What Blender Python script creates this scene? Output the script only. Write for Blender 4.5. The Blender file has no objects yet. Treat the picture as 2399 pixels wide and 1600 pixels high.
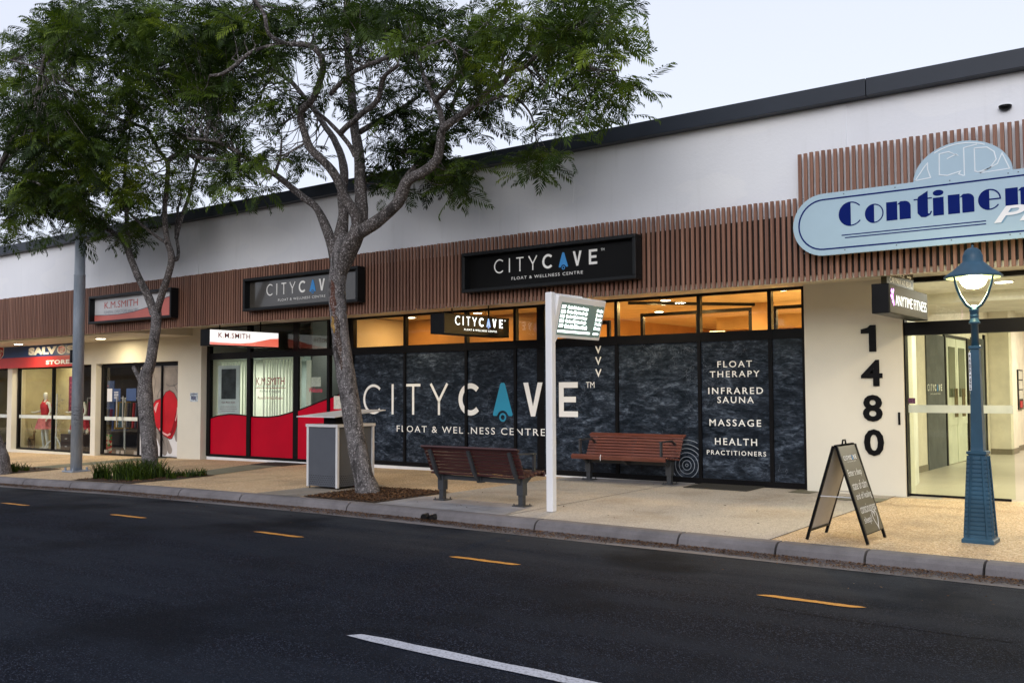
import bpy, bmesh, math, random
import numpy as np
from mathutils import Vector, Matrix, noise as mnoise
random.seed(7); rng = np.random.default_rng(11)
R = math.radians
S = bpy.context.scene
COL = S.collection

# ------------------------------------------------------------------ camera, sky, sun, exposure
CAMP = Vector((0, -14, 1.5))
yaw, pit, rol, FPX = R(-37.058), R(2.944), R(-.2569), 2270.328
fw = Vector((math.sin(yaw)*math.cos(pit), math.cos(yaw)*math.cos(pit), math.sin(pit)))
r0 = Vector((math.cos(yaw), -math.sin(yaw), 0)); u0 = r0.cross(fw)
rt = r0*math.cos(rol)+u0*math.sin(rol); up = -r0*math.sin(rol)+u0*math.cos(rol)
cam = bpy.data.cameras.new('camera'); cam.sensor_width = 36; cam.lens = 36*FPX/2399
cam.clip_start = .1; cam.clip_end = 3000
co = bpy.data.objects.new('camera', cam); COL.objects.link(co); S.camera = co
m3 = Matrix((rt, up, -fw)).transposed()
co.matrix_world = Matrix.Translation(CAMP) @ m3.to_4x4()

SUN_EL, SUN_AZ = R(24), R(166)          # azimuth from +y towards +x : behind the camera, to its right
W = bpy.data.worlds.new('World'); S.world = W; W.use_nodes = True
nt = W.node_tree; nt.nodes.clear()
sky = nt.nodes.new('ShaderNodeTexSky'); sky.sky_type = 'NISHITA'; sky.sun_disc = False
sky.sun_elevation = SUN_EL; sky.sun_rotation = SUN_AZ; sky.air_density = 1.0; sky.dust_density = 2.5; sky.ozone_density = 1.5
hs = nt.nodes.new('ShaderNodeHueSaturation'); hs.inputs['Saturation'].default_value = .42
mx = nt.nodes.new('ShaderNodeMix'); mx.data_type = 'RGBA'; mx.inputs[0].default_value = .62     # thin overcast
mx.inputs[7].default_value = (7.1, 7.5, 8.9, 1)
bg = nt.nodes.new('ShaderNodeBackground'); bg.inputs[1].default_value = .148
wo = nt.nodes.new('ShaderNodeOutputWorld')
nt.links.new(sky.outputs[0], hs.inputs['Color']); nt.links.new(hs.outputs[0], mx.inputs[6])
nt.links.new(mx.outputs[2], bg.inputs[0]); nt.links.new(bg.outputs[0], wo.inputs[0])
sl = bpy.data.lights.new('sun', 'SUN'); sl.energy = 1.0; sl.angle = R(38); sl.color = (1, .98, 1)
so = bpy.data.objects.new('sun', sl); COL.objects.link(so)
sd = Vector((math.sin(SUN_AZ)*math.cos(SUN_EL), math.cos(SUN_AZ)*math.cos(SUN_EL), math.sin(SUN_EL)))
so.rotation_euler = sd.to_track_quat('Z', 'Y').to_euler()
S.view_settings.view_transform = 'Standard'; S.view_settings.look = 'None'
S.view_settings.exposure = 0; S.view_settings.gamma = 1
S.cycles.max_bounces = 7; S.cycles.transparent_max_bounces = 12

# ------------------------------------------------------------------ helpers
def at(px, py, Y):
    "where the line of sight through a surveyed pixel of the 2399x1600 photograph meets the upright plane y = Y"
    d = rt*((px-1199.5)/FPX)+up*(-(py-800)/FPX)+fw
    return CAMP+d*((Y-CAMP.y)/d.y)

ORG = {}
def thing(name, label, cat, loc=(0, 0, 0), group=None):
    o = bpy.data.objects.new(name, None); COL.objects.link(o); o.location = loc; o.empty_display_size = .2
    ORG[o] = Vector(loc); o['label'] = label; o['category'] = cat
    if group: o['group'] = group
    return o
def tag(o, label=None, cat=None, group=None, kind=None):
    if label: o['label'] = label
    if cat: o['category'] = cat
    if group: o['group'] = group
    if kind: o['kind'] = kind
    return o
def dup(root, loc, label):
    r = root.copy(); COL.objects.link(r); r.location = loc; r['label'] = label; ORG[r] = Vector(loc)
    for ch in list(root.children):
        c = ch.copy(); COL.objects.link(c); c.parent = r
        for g in ch.children:
            d = g.copy(); COL.objects.link(d); d.parent = c
    return r

class Fr:
    def __init__(s, o, U, V, k=1.0):
        s.o = Vector(o); s.U = Vector(U).normalized(); s.V = Vector(V).normalized(); s.N = s.U.cross(s.V); s.k = k
    def p(s, u, v, n=0): return s.o+s.U*(u*s.k)+s.V*(v*s.k)+s.N*n
def FY(x, y, z, k=1.0): return Fr((x, y, z), (1, 0, 0), (0, 0, 1), k)      # faces the street (-y)
def FX(x, y, z, k=1.0): return Fr((x, y, z), (0, 1, 0), (0, 0, 1), k)      # faces +x

class MB:
    def __init__(s): s.v = []; s.f = []; s.sm = []
    def add(s, vs, fs, smooth=False):
        b = len(s.v); s.v += [tuple(p) for p in vs]
        for f in fs: s.f.append(tuple(b+i for i in f)); s.sm.append(smooth)
        return s
    def box(s, x0, x1, y0, y1, z0, z1):
        return s.add([(x, y, z) for z in (z0, z1) for y in (y0, y1) for x in (x0, x1)],
                     [(0, 2, 3, 1), (4, 5, 7, 6), (0, 1, 5, 4), (2, 6, 7, 3), (0, 4, 6, 2), (1, 3, 7, 5)])
    def obox(s, c, ax, ay, az, hx, hy, hz):
        c = Vector(c); ax, ay, az = Vector(ax).normalized(), Vector(ay).normalized(), Vector(az).normalized()
        return s.add([c+ax*hx*i+ay*hy*j+az*hz*k for k in (-1, 1) for j in (-1, 1) for i in (-1, 1)],
                     [(0, 2, 3, 1), (4, 5, 7, 6), (0, 1, 5, 4), (2, 6, 7, 3), (0, 4, 6, 2), (1, 3, 7, 5)])
    def bar(s, a, b, w, h, upv=(0, 0, 1)):
        a, b = Vector(a), Vector(b); d = (b-a); x = d.normalized(); y = Vector(upv).cross(x)
        if y.length < 1e-4: y = Vector((1, 0, 0)).cross(x)
        y.normalize(); z = x.cross(y)
        return s.obox((a+b)/2, x, y, z, d.length/2, w/2, h/2)
    def quad(s, a, b, c, d): return s.add([a, b, c, d], [(0, 1, 2, 3)])
    def fq(s, fr, u0, u1, v0, v1, n=0): return s.quad(fr.p(u0, v0, n), fr.p(u1, v0, n), fr.p(u1, v1, n), fr.p(u0, v1, n))
    def fbox(s, fr, u0, u1, v0, v1, n0, n1):
        return s.add([fr.p(u, v, n) for n in (n0, n1) for v in (v0, v1) for u in (u0, u1)],
                     [(0, 2, 3, 1), (4, 5, 7, 6), (0, 1, 5, 4), (2, 6, 7, 3), (0, 4, 6, 2), (1, 3, 7, 5)])
    def plate(s, fr, poly, n0, n1):
        n = len(poly)
        vs = [fr.p(u, v, n0) for u, v in poly]+[fr.p(u, v, n1) for u, v in poly]
        a = sum(poly[i][0]*poly[(i+1) % n][1]-poly[(i+1) % n][0]*poly[i][1] for i in range(n))
        if a > 0: fs = [tuple(range(n, 2*n)), tuple(range(n-1, -1, -1))]
        else: fs = [tuple(range(2*n-1, n-1, -1)), tuple(range(n))]
        fs += [(i, (i+1) % n, n+(i+1) % n, n+i) if a > 0 else ((i+1) % n, i, n+i, n+(i+1) % n) for i in range(n)]
        return s.add(vs, fs)
    def stroke(s, fr, pts, w, n0, n1, closed=False):
        "a flat line of constant width along a polyline (letters, rules)"
        P = [Vector((p[0], p[1])) for p in pts]; L = len(P); Lf = []; Rt = []
        for i in range(L):
            a = P[(i-1) % L] if (closed or i > 0) else None; b = P[(i+1) % L] if (closed or i < L-1) else None
            d1 = (P[i]-a).normalized() if a is not None else None; d2 = (b-P[i]).normalized() if b is not None else None
            d1 = d1 if d1 is not None else d2; d2 = d2 if d2 is not None else d1
            t = (d1+d2); t = t.normalized() if t.length > 1e-6 else d1
            nn = Vector((-t.y, t.x)); k = min(2.5, 1/max(.3, nn.dot(Vector((-d1.y, d1.x)))))
            Lf.append(P[i]+nn*w/2*k); Rt.append(P[i]-nn*w/2*k)
        for i in range(L if closed else L-1):
            j = (i+1) % L
            s.plate(fr, [tuple(Rt[i]), tuple(Rt[j]), tuple(Lf[j]), tuple(Lf[i])], n0, n1)
        return s
    def tube(s, pts, rad, n=8, caps=True, smooth=True):
        pts = [Vector(p) for p in pts]; L = len(pts)
        if not hasattr(rad, '__len__'): rad = [rad]*L
        vs = []; ref = Vector((.13, .27, .95)); b = len(s.v)
        for i in range(L):
            t = (pts[min(i+1, L-1)]-pts[max(i-1, 0)]).normalized()
            x = ref-t*ref.dot(t)
            if x.length < .1: x = Vector((1, 0, 0))-t*t.x
            x.normalize(); y = t.cross(x); ref = x
            vs += [pts[i]+(x*math.cos(2*math.pi*k/n)+y*math.sin(2*math.pi*k/n))*rad[i] for k in range(n)]
        fs = [(i*n+k, i*n+(k+1) % n, (i+1)*n+(k+1) % n, (i+1)*n+k) for i in range(L-1) for k in range(n)]
        s.add(vs, fs, smooth)
        if caps: s.add(vs[:n], [tuple(range(n-1, -1, -1))]); s.add(vs[-n:], [tuple(range(n))])
        return s
    def lathe(s, c, prof, n=24, smooth=True, sq=False, rot=0):
        "profile of (radius, z); sq = square section of that half width"
        c = Vector(c); vs = []; n = 4 if sq else n; k0 = math.pi/4 if sq else 0; q = math.sqrt(2) if sq else 1
        for r_, z in prof:
            vs += [c+Vector((r_*q*math.cos(2*math.pi*k/n+k0+rot), r_*q*math.sin(2*math.pi*k/n+k0+rot), z)) for k in range(n)]
        fs = [(i*n+k, i*n+(k+1) % n, (i+1)*n+(k+1) % n, (i+1)*n+k) for i in range(len(prof)-1) for k in range(n)]
        fs += [tuple(range(n-1, -1, -1)), tuple(range((len(prof)-1)*n, len(prof)*n))]
        return s.add(vs, fs, smooth and not sq)
    def text(s, fr, body, u0, u1, v0, v1, n0=0, n1=.003, bold=0., sp=1., fit=True):
        "lettering fitted into a box of the frame"
        c = bpy.data.curves.new('lettering', 'FONT'); c.body = body; c.size = 1; c.space_character = sp; c.offset = bold
        c.resolution_u = 3
        ob = bpy.data.objects.new('lettering', c); me = ob.to_mesh()
        V = np.array([v.co[:] for v in me.vertices]); F = [tuple(p.vertices) for p in me.polygons]
        ob.to_mesh_clear(); bpy.data.objects.remove(ob); bpy.data.curves.remove(c)
        lo, hi = V.min(0), V.max(0); sx = (u1-u0)/(hi[0]-lo[0]); sy = (v1-v0)/(hi[1]-lo[1])
        if not fit: sx = sy
        s.add([fr.p(u0+(p[0]-lo[0])*sx, v0+(p[1]-lo[1])*sy, n1) for p in V], F)
        return s
    def build(s, name, mat, parent=None, bevel=0, kind=None, off=None):
        o0 = ORG[parent] if parent is not None else (Vector(off) if off else Vector((0, 0, 0)))
        me = bpy.data.meshes.new(name)
        me.from_pydata([(p[0]-o0.x, p[1]-o0.y, p[2]-o0.z) for p in s.v], [], s.f)
        me.polygons.foreach_set('use_smooth', s.sm); me.update()
        me.materials.append(mat)
        o = bpy.data.objects.new(name, me); COL.objects.link(o); ORG[o] = o0
        if parent is not None: o.parent = parent
        else: o.location = o0
        if bevel:
            b = o.modifiers.new('bevel', 'BEVEL'); b.width = bevel; b.segments = 2; b.limit_method = 'ANGLE'
        if kind: o['kind'] = kind
        return o

# ------------------------------------------------------------------ materials
def newmat(name):
    m = bpy.data.materials.new(name); m.use_nodes = True; t = m.node_tree
    return m, t, t.nodes['Principled BSDF']
def N(t, typ, **kw):
    n = t.nodes.new('ShaderNode'+typ)
    for k, v in kw.items():
        if k in n.inputs: n.inputs[k].default_value = v
        else: setattr(n, k, v)
    return n
def ramp(t, fac, stops):
    r_ = t.nodes.new('ShaderNodeValToRGB'); e = r_.color_ramp.elements
    while len(e) < len(stops): e.new(.5)
    for q, (p, c) in zip(e, stops): q.position = p; q.color = (*c, 1) if len(c) == 3 else c
    t.links.new(fac, r_.inputs[0]); return r_.outputs[0]
def mixc(t, f, a, b, mode='MIX'):
    n = t.nodes.new('ShaderNodeMix'); n.data_type = 'RGBA'; n.blend_type = mode
    for s_, v in ((0, f), (6, a), (7, b)):
        if hasattr(v, 'is_linked'): t.links.new(v, n.inputs[s_])
        elif s_ == 0: n.inputs[0].default_value = v
        else: n.inputs[s_].default_value = (*v, 1)
    return n.outputs[2]
def coords(t, scale=(1, 1, 1), rot=(0, 0, 0)):
    g = t.nodes.new('ShaderNodeNewGeometry'); mp = t.nodes.new('ShaderNodeMapping')
    mp.inputs['Scale'].default_value = scale; mp.inputs['Rotation'].default_value = rot
    t.links.new(g.outputs['Position'], mp.inputs[0]); return mp.outputs[0]
def noise(t, vec, scale, detail=4, rough=.55, dist=0):
    n = N(t, 'TexNoise', Scale=scale, Detail=detail, Roughness=rough, Distortion=dist); t.links.new(vec, n.inputs['Vector']); return n.outputs[0]
def bump(t, b, h, st=.3, d=.01):
    n = N(t, 'Bump', Strength=st, Distance=d); t.links.new(h, n.inputs['Height']); t.links.new(n.outputs[0], b.inputs['Normal'])
def pm(name, c, rough=.5, var=.12, vs=3., bmp=0., bs=60., metal=0., coat=0., emit=None, es=0., bd=.004, spec=.5):
    m, t, b = newmat(name); v = coords(t)
    f = noise(t, v, vs, 5)
    lo = tuple(max(0, x*(1-var)) for x in c); hi = tuple(min(1, x*(1+var)) for x in c)
    t.links.new(ramp(t, f, [(.3, lo), (.7, hi)]), b.inputs['Base Color'])
    b.inputs['Roughness'].default_value = rough; b.inputs['Metallic'].default_value = metal
    b.inputs['Coat Weight'].default_value = coat; b.inputs['Specular IOR Level'].default_value = spec
    if emit: b.inputs['Emission Color'].default_value = (*emit, 1); b.inputs['Emission Strength'].default_value = es
    if bmp: bump(t, b, noise(t, v, bs, 3), bmp, bd)
    return m
def glow(name, c, s): return pm(name, (.8, .8, .8), .4, emit=c, es=s)

M = {}
def wall_mat():
    m, t, b = newmat('white_render'); v = coords(t)
    a = noise(t, v, .7, 5); d = noise(t, coords(t, (6, 6, .5)), 1.5, 4)
    c = mixc(t, ramp(t, a, [(.35, (0, 0, 0)), (.7, (1, 1, 1))]), (.715, .73, .77), (.765, .78, .815))
    c = mixc(t, ramp(t, d, [(.55, (0, 0, 0)), (.8, (.4, .4, .4))]), c, (.60, .61, .63))
    e = noise(t, coords(t, (.5, 1, 1.3)), 1.1, 3, .4); c = mixc(t, ramp(t, e, [(.56, (0, 0, 0)), (.575, (.35, .35, .35))]), c, (.80, .805, .82))
    t.links.new(c, b.inputs['Base Color']); b.inputs['Roughness'].default_value = .75
    bump(t, b, noise(t, v, 22, 6), .25, .012); return m
M['wall'] = wall_mat()
M['cream'] = pm('cream_render', (.70, .67, .57), .7, .05, 1.2, .15, 40)
M['soffit'] = pm('soffit_paint', (.62, .58, .48), .6, .05, 1)
M['cap'] = pm('slate_metal_capping', (.022, .028, .040), .45, .12, 1.5, spec=.3)
M['black'] = pm('black_powdercoat', (.006, .006, .007), .35, .2, 4, spec=.13)
M['backing'] = pm('dark_backing', (.006, .006, .006), .7, .3, 4)
M['signframe'] = pm('dark_sign_frame', (.009, .010, .011), .38, .1, 3, spec=.2)
def batten_mat():
    m, t, b = newmat('brown_composite_batten')
    f = noise(t, coords(t, (13.3, 0, .05)), 1.0, 3, .8)
    g = noise(t, coords(t, (60, 60, 1.2)), 1.6, 6)
    c = ramp(t, f, [(.36, (.135, .060, .036)), (.5, (.225, .104, .064)), (.64, (.33, .172, .112))])
    c = mixc(t, ramp(t, g, [(.4, (0, 0, 0)), (.7, (.6, .6, .6))]), c, (.11, .055, .042))
    t.links.new(c, b.inputs['Base Color']); b.inputs['Roughness'].default_value = .6; return m
M['batten'] = batten_mat()
def slate_mat():
    m, t, b = newmat('dark_slate_print')
    big = noise(t, coords(t, (1, 1, 1)), .8, 3, .5, .4)
    mid = noise(t, coords(t, (1.5, 1, 3.2), (0, R(27), 0)), 1.7, 6, .6, .8)
    fin = noise(t, coords(t, (1, 1, 3.0), (0, R(30), 0)), 8.5, 10, .74, .7)
    soft = noise(t, coords(t, (1, 1, 2.2), (0, R(22), 0)), 2.6, 4, .6, 1.0)
    ad_ = N(t, 'Math', operation='MULTIPLY_ADD'); t.links.new(soft, ad_.inputs[0]); ad_.inputs[1].default_value = .75; ad_.inputs[2].default_value = -.375
    sm_ = N(t, 'Math', operation='ADD'); t.links.new(ad_.outputs[0], sm_.inputs[0]); t.links.new(fin, sm_.inputs[1])
    c = ramp(t, sm_.outputs[0], [(.34, (.006, .009, .013)), (.5, (.022, .030, .043)), (.62, (.060, .078, .108)), (.76, (.17, .21, .27))])
    c = mixc(t, ramp(t, mid, [(.38, (.6, .6, .6)), (.58, (0, 0, 0))]), c, (.013, .017, .024))
    vein = noise(t, coords(t, (1.6, 1, 2.2), (0, R(-48), 0)), 2.0, 5, .55, 1.2)
    n1 = N(t, 'Math', operation='SUBTRACT'); t.links.new(vein, n1.inputs[0]); n1.inputs[1].default_value = .5
    n2 = N(t, 'Math', operation='ABSOLUTE'); t.links.new(n1.outputs[0], n2.inputs[0])
    n3 = N(t, 'Math', operation='MULTIPLY'); t.links.new(ramp(t, n2.outputs[0], [(0, (.5, .5, .5)), (.007, (0, 0, 0))]), n3.inputs[0]); t.links.new(ramp(t, big, [(.5, (0, 0, 0)), (.6, (1, 1, 1))]), n3.inputs[1])
    c = mixc(t, n3.outputs[0], c, (.22, .26, .33))
    t.links.new(c, b.inputs['Base Color']); b.inputs['Roughness'].default_value = .22; b.inputs['Specular IOR Level'].default_value = .16
    return m
M['slate'] = slate_mat()
def glass_mat(name, tint=(.93, .96, .95), f=1.0):
    m = bpy.data.materials.new(name); m.use_nodes = True; t = m.node_tree; t.nodes.clear()
    o = N(t, 'OutputMaterial'); tr = N(t, 'BsdfTransparent'); tr.inputs[0].default_value = (*tint, 1)
    gl = N(t, 'BsdfGlossy', Roughness=.02); lw_ = N(t, 'LayerWeight', Blend=.5); pw = N(t, 'Math', operation='POWER'); pw.inputs[1].default_value = 4.2; t.links.new(lw_.outputs['Facing'], pw.inputs[0])
    mu = N(t, 'Math', operation='MULTIPLY_ADD'); mu.inputs[1].default_value = .9*f; mu.inputs[2].default_value = .028*f; t.links.new(pw.outputs[0], mu.inputs[0])
    ms = N(t, 'MixShader'); t.links.new(mu.outputs[0], ms.inputs[0]); t.links.new(tr.outputs[0], ms.inputs[1]); t.links.new(gl.outputs[0], ms.inputs[2])
    t.links.new(ms.outputs[0], o.inputs[0]); return m
M['glass'] = glass_mat('window_glass')
M['greenglass'] = glass_mat('green_tinted_glass', (.92, .955, .875))
M['letter'] = pm('cream_white_lettering', (.88, .87, .83), .5, .02, spec=.2)
M['blue'] = pm('teal_blue_mark', (.02, .26, .42), .4, .05)
M['skyblue'] = pm('bright_blue_mark', (.03, .24, .58), .4, .05)
M['red'] = pm('red_vinyl', (.50, .003, .022), .3, .08, 1.5, spec=.15)
M['salmon'] = pm('faded_red_sign_print', (.60, .15, .12), .45, .06)
M['white'] = pm('white_paint', (.78, .78, .79), .4, .04, 2)
M['silver'] = pm('pale_metal', (.62, .62, .62), .35, .05)
M['grey'] = pm('grey_panel', (.075, .083, .10), .5, .08, 3)
M['charcoal'] = pm('charcoal_powdercoat', (.040, .043, .048), .45, .15, 6)
M['galv'] = None
M['kerb'] = None

def paving_mat():
    m, t, b = newmat('exposed_aggregate_paving')
    v = coords(t)
    vo = N(t, 'TexVoronoi', Scale=84.); t.links.new(v, vo.inputs['Vector'])
    sep = N(t, 'SeparateColor'); t.links.new(vo.outputs['Color'], sep.inputs[0])
    peb = ramp(t, sep.outputs[0], [(0, (.28, .165, .085)), (.3, (.50, .335, .175)), (.65, (.62, .45, .26)), (1, (.76, .62, .43))])
    gry = ramp(t, sep.outputs[1], [(0, (.31, .275, .235)), (.5, (.43, .39, .335)), (1, (.54, .50, .44))])
    g = N(t, 'NewGeometry'); sx = N(t, 'SeparateXYZ'); t.links.new(g.outputs['Position'], sx.inputs[0])
    a = N(t, 'Math', operation='GREATER_THAN'); t.links.new(sx.outputs[0], a.inputs[0]); a.inputs[1].default_value = -9.4
    c2 = N(t, 'Math', operation='LESS_THAN'); t.links.new(sx.outputs[0], c2.inputs[0]); c2.inputs[1].default_value = -3.86
    k = N(t, 'Math', operation='MULTIPLY'); t.links.new(a.outputs[0], k.inputs[0]); t.links.new(c2.outputs[0], k.inputs[1])
    c = mixc(t, k.outputs[0], peb, gry)
    st = noise(t, v, .9, 6, .62)
    c = mixc(t, ramp(t, st, [(.48, (0, 0, 0)), (.75, (.6, .6, .6))]), c, (.17, .125, .085))
    sp_ = noise(t, v, 7, 2, .4); c = mixc(t, ramp(t, sp_, [(.74, (0, 0, 0)), (.77, (.7, .7, .7))]), c, (.06, .05, .045))
    t.links.new(c, b.inputs['Base Color']); b.inputs['Roughness'].default_value = .72
    bump(t, b, vo.outputs['Distance'], .35, .006); return m
M['paving'] = paving_mat()
def asphalt_mat():
    m, t, b = newmat('asphalt'); v = coords(t)
    vo = N(t, 'TexVoronoi', Scale=135.); t.links.new(v, vo.inputs['Vector'])
    sep = N(t, 'SeparateColor'); t.links.new(vo.outputs['Color'], sep.inputs[0])
    c = ramp(t, sep.outputs[0], [(0, (.0009, .0015, .004)), (.5, (.0026, .0043, .0098)), (.85, (.0088, .0128, .024)), (1, (.060, .070, .098))])
    w = noise(t, coords(t, (.25, 1.6, 1)), 1.2, 5, .6)
    c = mixc(t, ramp(t, w, [(.42, (0, 0, 0)), (.68, (.8, .8, .8))]), c, (.0135, .018, .027))
    g = N(t, 'NewGeometry'); sy = N(t, 'SeparateXYZ'); t.links.new(g.outputs['Position'], sy.inputs[0])
    mr = N(t, 'MapRange'); t.links.new(sy.outputs[1], mr.inputs[0]); mr.inputs[1].default_value = -7.4; mr.inputs[2].default_value = -5.1
    wn = noise(t, coords(t, (.35, 1.2, 1)), 1.6, 6, .65); wm = N(t, 'Math', operation='MULTIPLY'); t.links.new(mr.outputs[0], wm.inputs[0]); t.links.new(ramp(t, wn, [(.3, (.1, .1, .1)), (.7, (1, 1, 1))]), wm.inputs[1])
    c = mixc(t, wm.outputs[0], c, (.050, .054, .060))
    p = noise(t, v, .55, 4)
    c = mixc(t, ramp(t, p, [(.52, (0, 0, 0)), (.66, (.75, .75, .75))]), c, (.002, .0035, .0065))
    t.links.new(c, b.inputs['Base Color']); b.inputs['Roughness'].default_value = .85; b.inputs['Specular IOR Level'].default_value = .08
    bump(t, b, vo.outputs['Distance'], .6, .008); return m
M['asphalt'] = asphalt_mat()
def concrete_mat(name, c, speck=.25):
    m, t, b = newmat(name); v = coords(t)
    a = noise(t, v, 2.2, 8, .65); f = noise(t, v, 90, 3)
    lo = tuple(x*.62 for x in c); hi = tuple(x*1.15 for x in c)
    q = ramp(t, a, [(.3, lo), (.68, hi)])
    q = mixc(t, ramp(t, f, [(.55, (0, 0, 0)), (.75, (speck*2,)*3)]), q, tuple(x*.5 for x in c))
    t.links.new(q, b.inputs['Base Color']); b.inputs['Roughness'].default_value = .8
    bump(t, b, f, .3, .004); return m
M['kerb'] = concrete_mat('kerb_concrete', (.17, .155, .158))
M['pad'] = concrete_mat('grey_concrete', (.30, .29, .295), .35)
M['greenband'] = concrete_mat('green_grey_aggregate', (.20, .20, .135), .4)
def bark_mat(name, c1, c2):
    m, t, b = newmat(name); v = coords(t, (1, 1, .55))
    a = noise(t, v, 9, 9, .72, .8); s = noise(t, coords(t, (1, 1, .8)), 45, 4, .7)
    c = ramp(t, a, [(.34, c1), (.52, tuple((x+y)/2 for x, y in zip(c1, c2))), (.66, c2)])
    c = mixc(t, ramp(t, s, [(.53, (0, 0, 0)), (.63, (.85, .85, .85))]), c, (.44, .41, .41))
    k = noise(t, coords(t, (1, 1, .35)), 5.5, 5, .6, 1.2); c = mixc(t, ramp(t, k, [(.56, (0, 0, 0)), (.63, (.8, .8, .8))]), c, tuple(x*.55 for x in c1))
    l_ = noise(t, coords(t, (1, 1, 6)), 7, 4, .6); c = mixc(t, ramp(t, l_, [(.60, (0, 0, 0)), (.66, (.6, .6, .6))]), c, tuple(x*.7 for x in c1))
    t.links.new(c, b.inputs['Base Color']); b.inputs['Roughness'].default_value = .85
    bump(t, b, a, 1.0, .04); return m
M['bark'] = bark_mat('mottled_grey_bark', (.032, .027, .026), (.20, .185, .185))
M['limb'] = bark_mat('brown_grey_limb_bark', (.026, .021, .019), (.115, .098, .092))
M['wound'] = bark_mat('exposed_red_brown_wood', (.035, .012, .008), (.16, .055, .03))
def leaf_mat(name):
    m = bpy.data.materials.new(name); m.use_nodes = True; t = m.node_tree; t.nodes.clear()
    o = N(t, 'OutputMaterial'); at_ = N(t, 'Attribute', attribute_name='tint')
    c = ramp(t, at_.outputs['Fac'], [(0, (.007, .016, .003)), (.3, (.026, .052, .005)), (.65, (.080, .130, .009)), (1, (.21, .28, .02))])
    d = N(t, 'BsdfPrincipled', Roughness=.55); d.inputs['Specular IOR Level'].default_value = .3; tl = N(t, 'BsdfTranslucent'); ms = N(t, 'MixShader'); ms.inputs[0].default_value = .35
    t.links.new(c, d.inputs[0]); t.links.new(c, tl.inputs[0]); t.links.new(d.outputs[0], ms.inputs[1]); t.links.new(tl.outputs[0], ms.inputs[2])
    t.links.new(ms.outputs[0], o.inputs[0]); return m
M['leaf'] = leaf_mat('feathery_foliage')
M['grass'] = leaf_mat('strap_grass')

# ------------------------------------------------------------------ ground levels (the street falls away to the left)
def zk(x): return float(np.interp(x, [-200, -60, -30, -19.6, -17, -15, -12.5, -10, 0, 80], [-3, -.95, -.35, -.15, -.095, -.05, -.022, 0, 0, .2]))
def zw(x): return float(np.interp(x, [-200, -60, -29.4, -24.7, -20.5, -19.6, -10.7, -8, -5, 80], [-2.6, -.7, -.20, -.145, -.08, -.052, .015, .04, .045, .25]))
def fp(x, y):
    k = min(1, max(0, (y+4.77)/4.5)); return zk(x)*(1-k)+zw(x)*k
def zr(x, y): return zk(x)-.13+.02*(min(-5.05-y, 4.5)-max(0, -9.55-y))

def grid(xs, ys, zf, dz=0):
    mb = MB(); nx, ny = len(xs), len(ys)
    mb.add([(x, y, zf(x, y)+dz) for y in ys for x in xs],
           [(j*nx+i, j*nx+i+1, (j+1)*nx+i+1, (j+1)*nx+i) for j in range(ny-1) for i in range(nx-1)])
    return mb
XS = [-200, -120, -80, -60, -45, -38, -34]+[-31+i for i in range(34)]+[4, 6, 9, 15, 30, 60, 150]
tag(MB().quad((-1500, -1500, -3.4), (1500, -1500, -3.4), (1500, 1500, -3.4), (-1500, 1500, -3.4)).build('ground', pm('dry_ground', (.09, .085, .06), .9)), kind='structure')
grid(XS, [-20, -17, -14, -11.5, -9.55, -8, -6.5, -5.6, -5.05], zr).build('road', M['asphalt'], kind='structure')
grid(XS, [-4.62, -4.2, -3.4, -2.6, -1.8, -1, -.27, 0], fp).build('footpath', M['paving'], kind='structure')
grid(XS, [-26, -20.2], lambda x, y: zk(x)-.06).build('opposite_footpath', M['paving'], kind='structure')
# kerb and channel: cast lengths with open joints
kb = MB(); joints = [-60, -45, -38, -33, -30, -27.5, -25, -22.6, -20.2, -18.6, -16.9, -15.3, -13.6, -12.05, -9.75, -6.62, -4.78, -3.72, -2.86, -1.85, -.4, 1.2, 3, 6, 9, 14]
for a, b_ in zip(joints[:-1], joints[1:]):
    n = max(1, int((b_-a)/1.2)); g = .012
    for i in range(n):
        x0 = a+g+(b_-a-2*g)*i/n; x1 = a+g+(b_-a-2*g)*(i+1)/n
        pr = [(-4.60, -.10), (-4.60, .004), (-4.735, .006), (-4.775, -.010), (-4.81, -.045), (-4.84, -.135), (-4.84, -.3)]
        vs = [(x, y, zk(x)+z) for x in (x0, x1) for y, z in pr]; L = len(pr)
        fs = [(k, k+1, L+k+1, L+k) for k in range(L-1)]+[tuple(range(L)), tuple(range(2*L-1, L-1, -1))]
        kb.add(vs, fs)
kb.build('kerb', M['kerb'], kind='structure')
grid(XS, [-5.12, -4.83], lambda x, y: zk(x)-.124+.0*(y)).build('gutter', M['kerb'], kind='structure')
def strip(name, poly, mat, zf, dz, label=None):
    c = [(x, y, zf(x, y)+dz) for x, y in poly]; o = MB().add(c, [tuple(range(len(c)))]).build(name, mat, kind='structure'); return o
def gstrip(name, corners, nu, nv, mat, dz):
    "a thin sheet following the footpath between four corners"
    (a, b_, c, d) = [Vector(p) for p in corners]; vs = []
    for j in range(nv+1):
        for i in range(nu+1):
            u, v = i/nu, j/nv; p = (a*(1-u)+b_*u)*(1-v)+(d*(1-u)+c*u)*v; vs.append((p.x, p.y, fp(p.x, p.y)+dz))
    return MB().add(vs, [(j*(nu+1)+i, j*(nu+1)+i+1, (j+1)*(nu+1)+i+1, (j+1)*(nu+1)+i) for j in range(nv) for i in range(nu)]).build(name, mat, kind='structure')
gstrip('pavement', [(-16.1, -3.9), (-15.2, -3.9), (-16.25, -.1), (-17.25, -.1)], 3, 12, M['greenband'], .006)
gstrip('pavement', [(-21.9, -4.1), (-20.9, -4.1), (-21.0, -.1), (-21.9, -.1)], 3, 12, M['greenband'], .006)
gstrip('pavement', [(-9.42, -4.62), (-7.22, -4.62), (-7.42, -3.70), (-9.42, -3.62)], 4, 4, M['pad'], .005)
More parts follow.
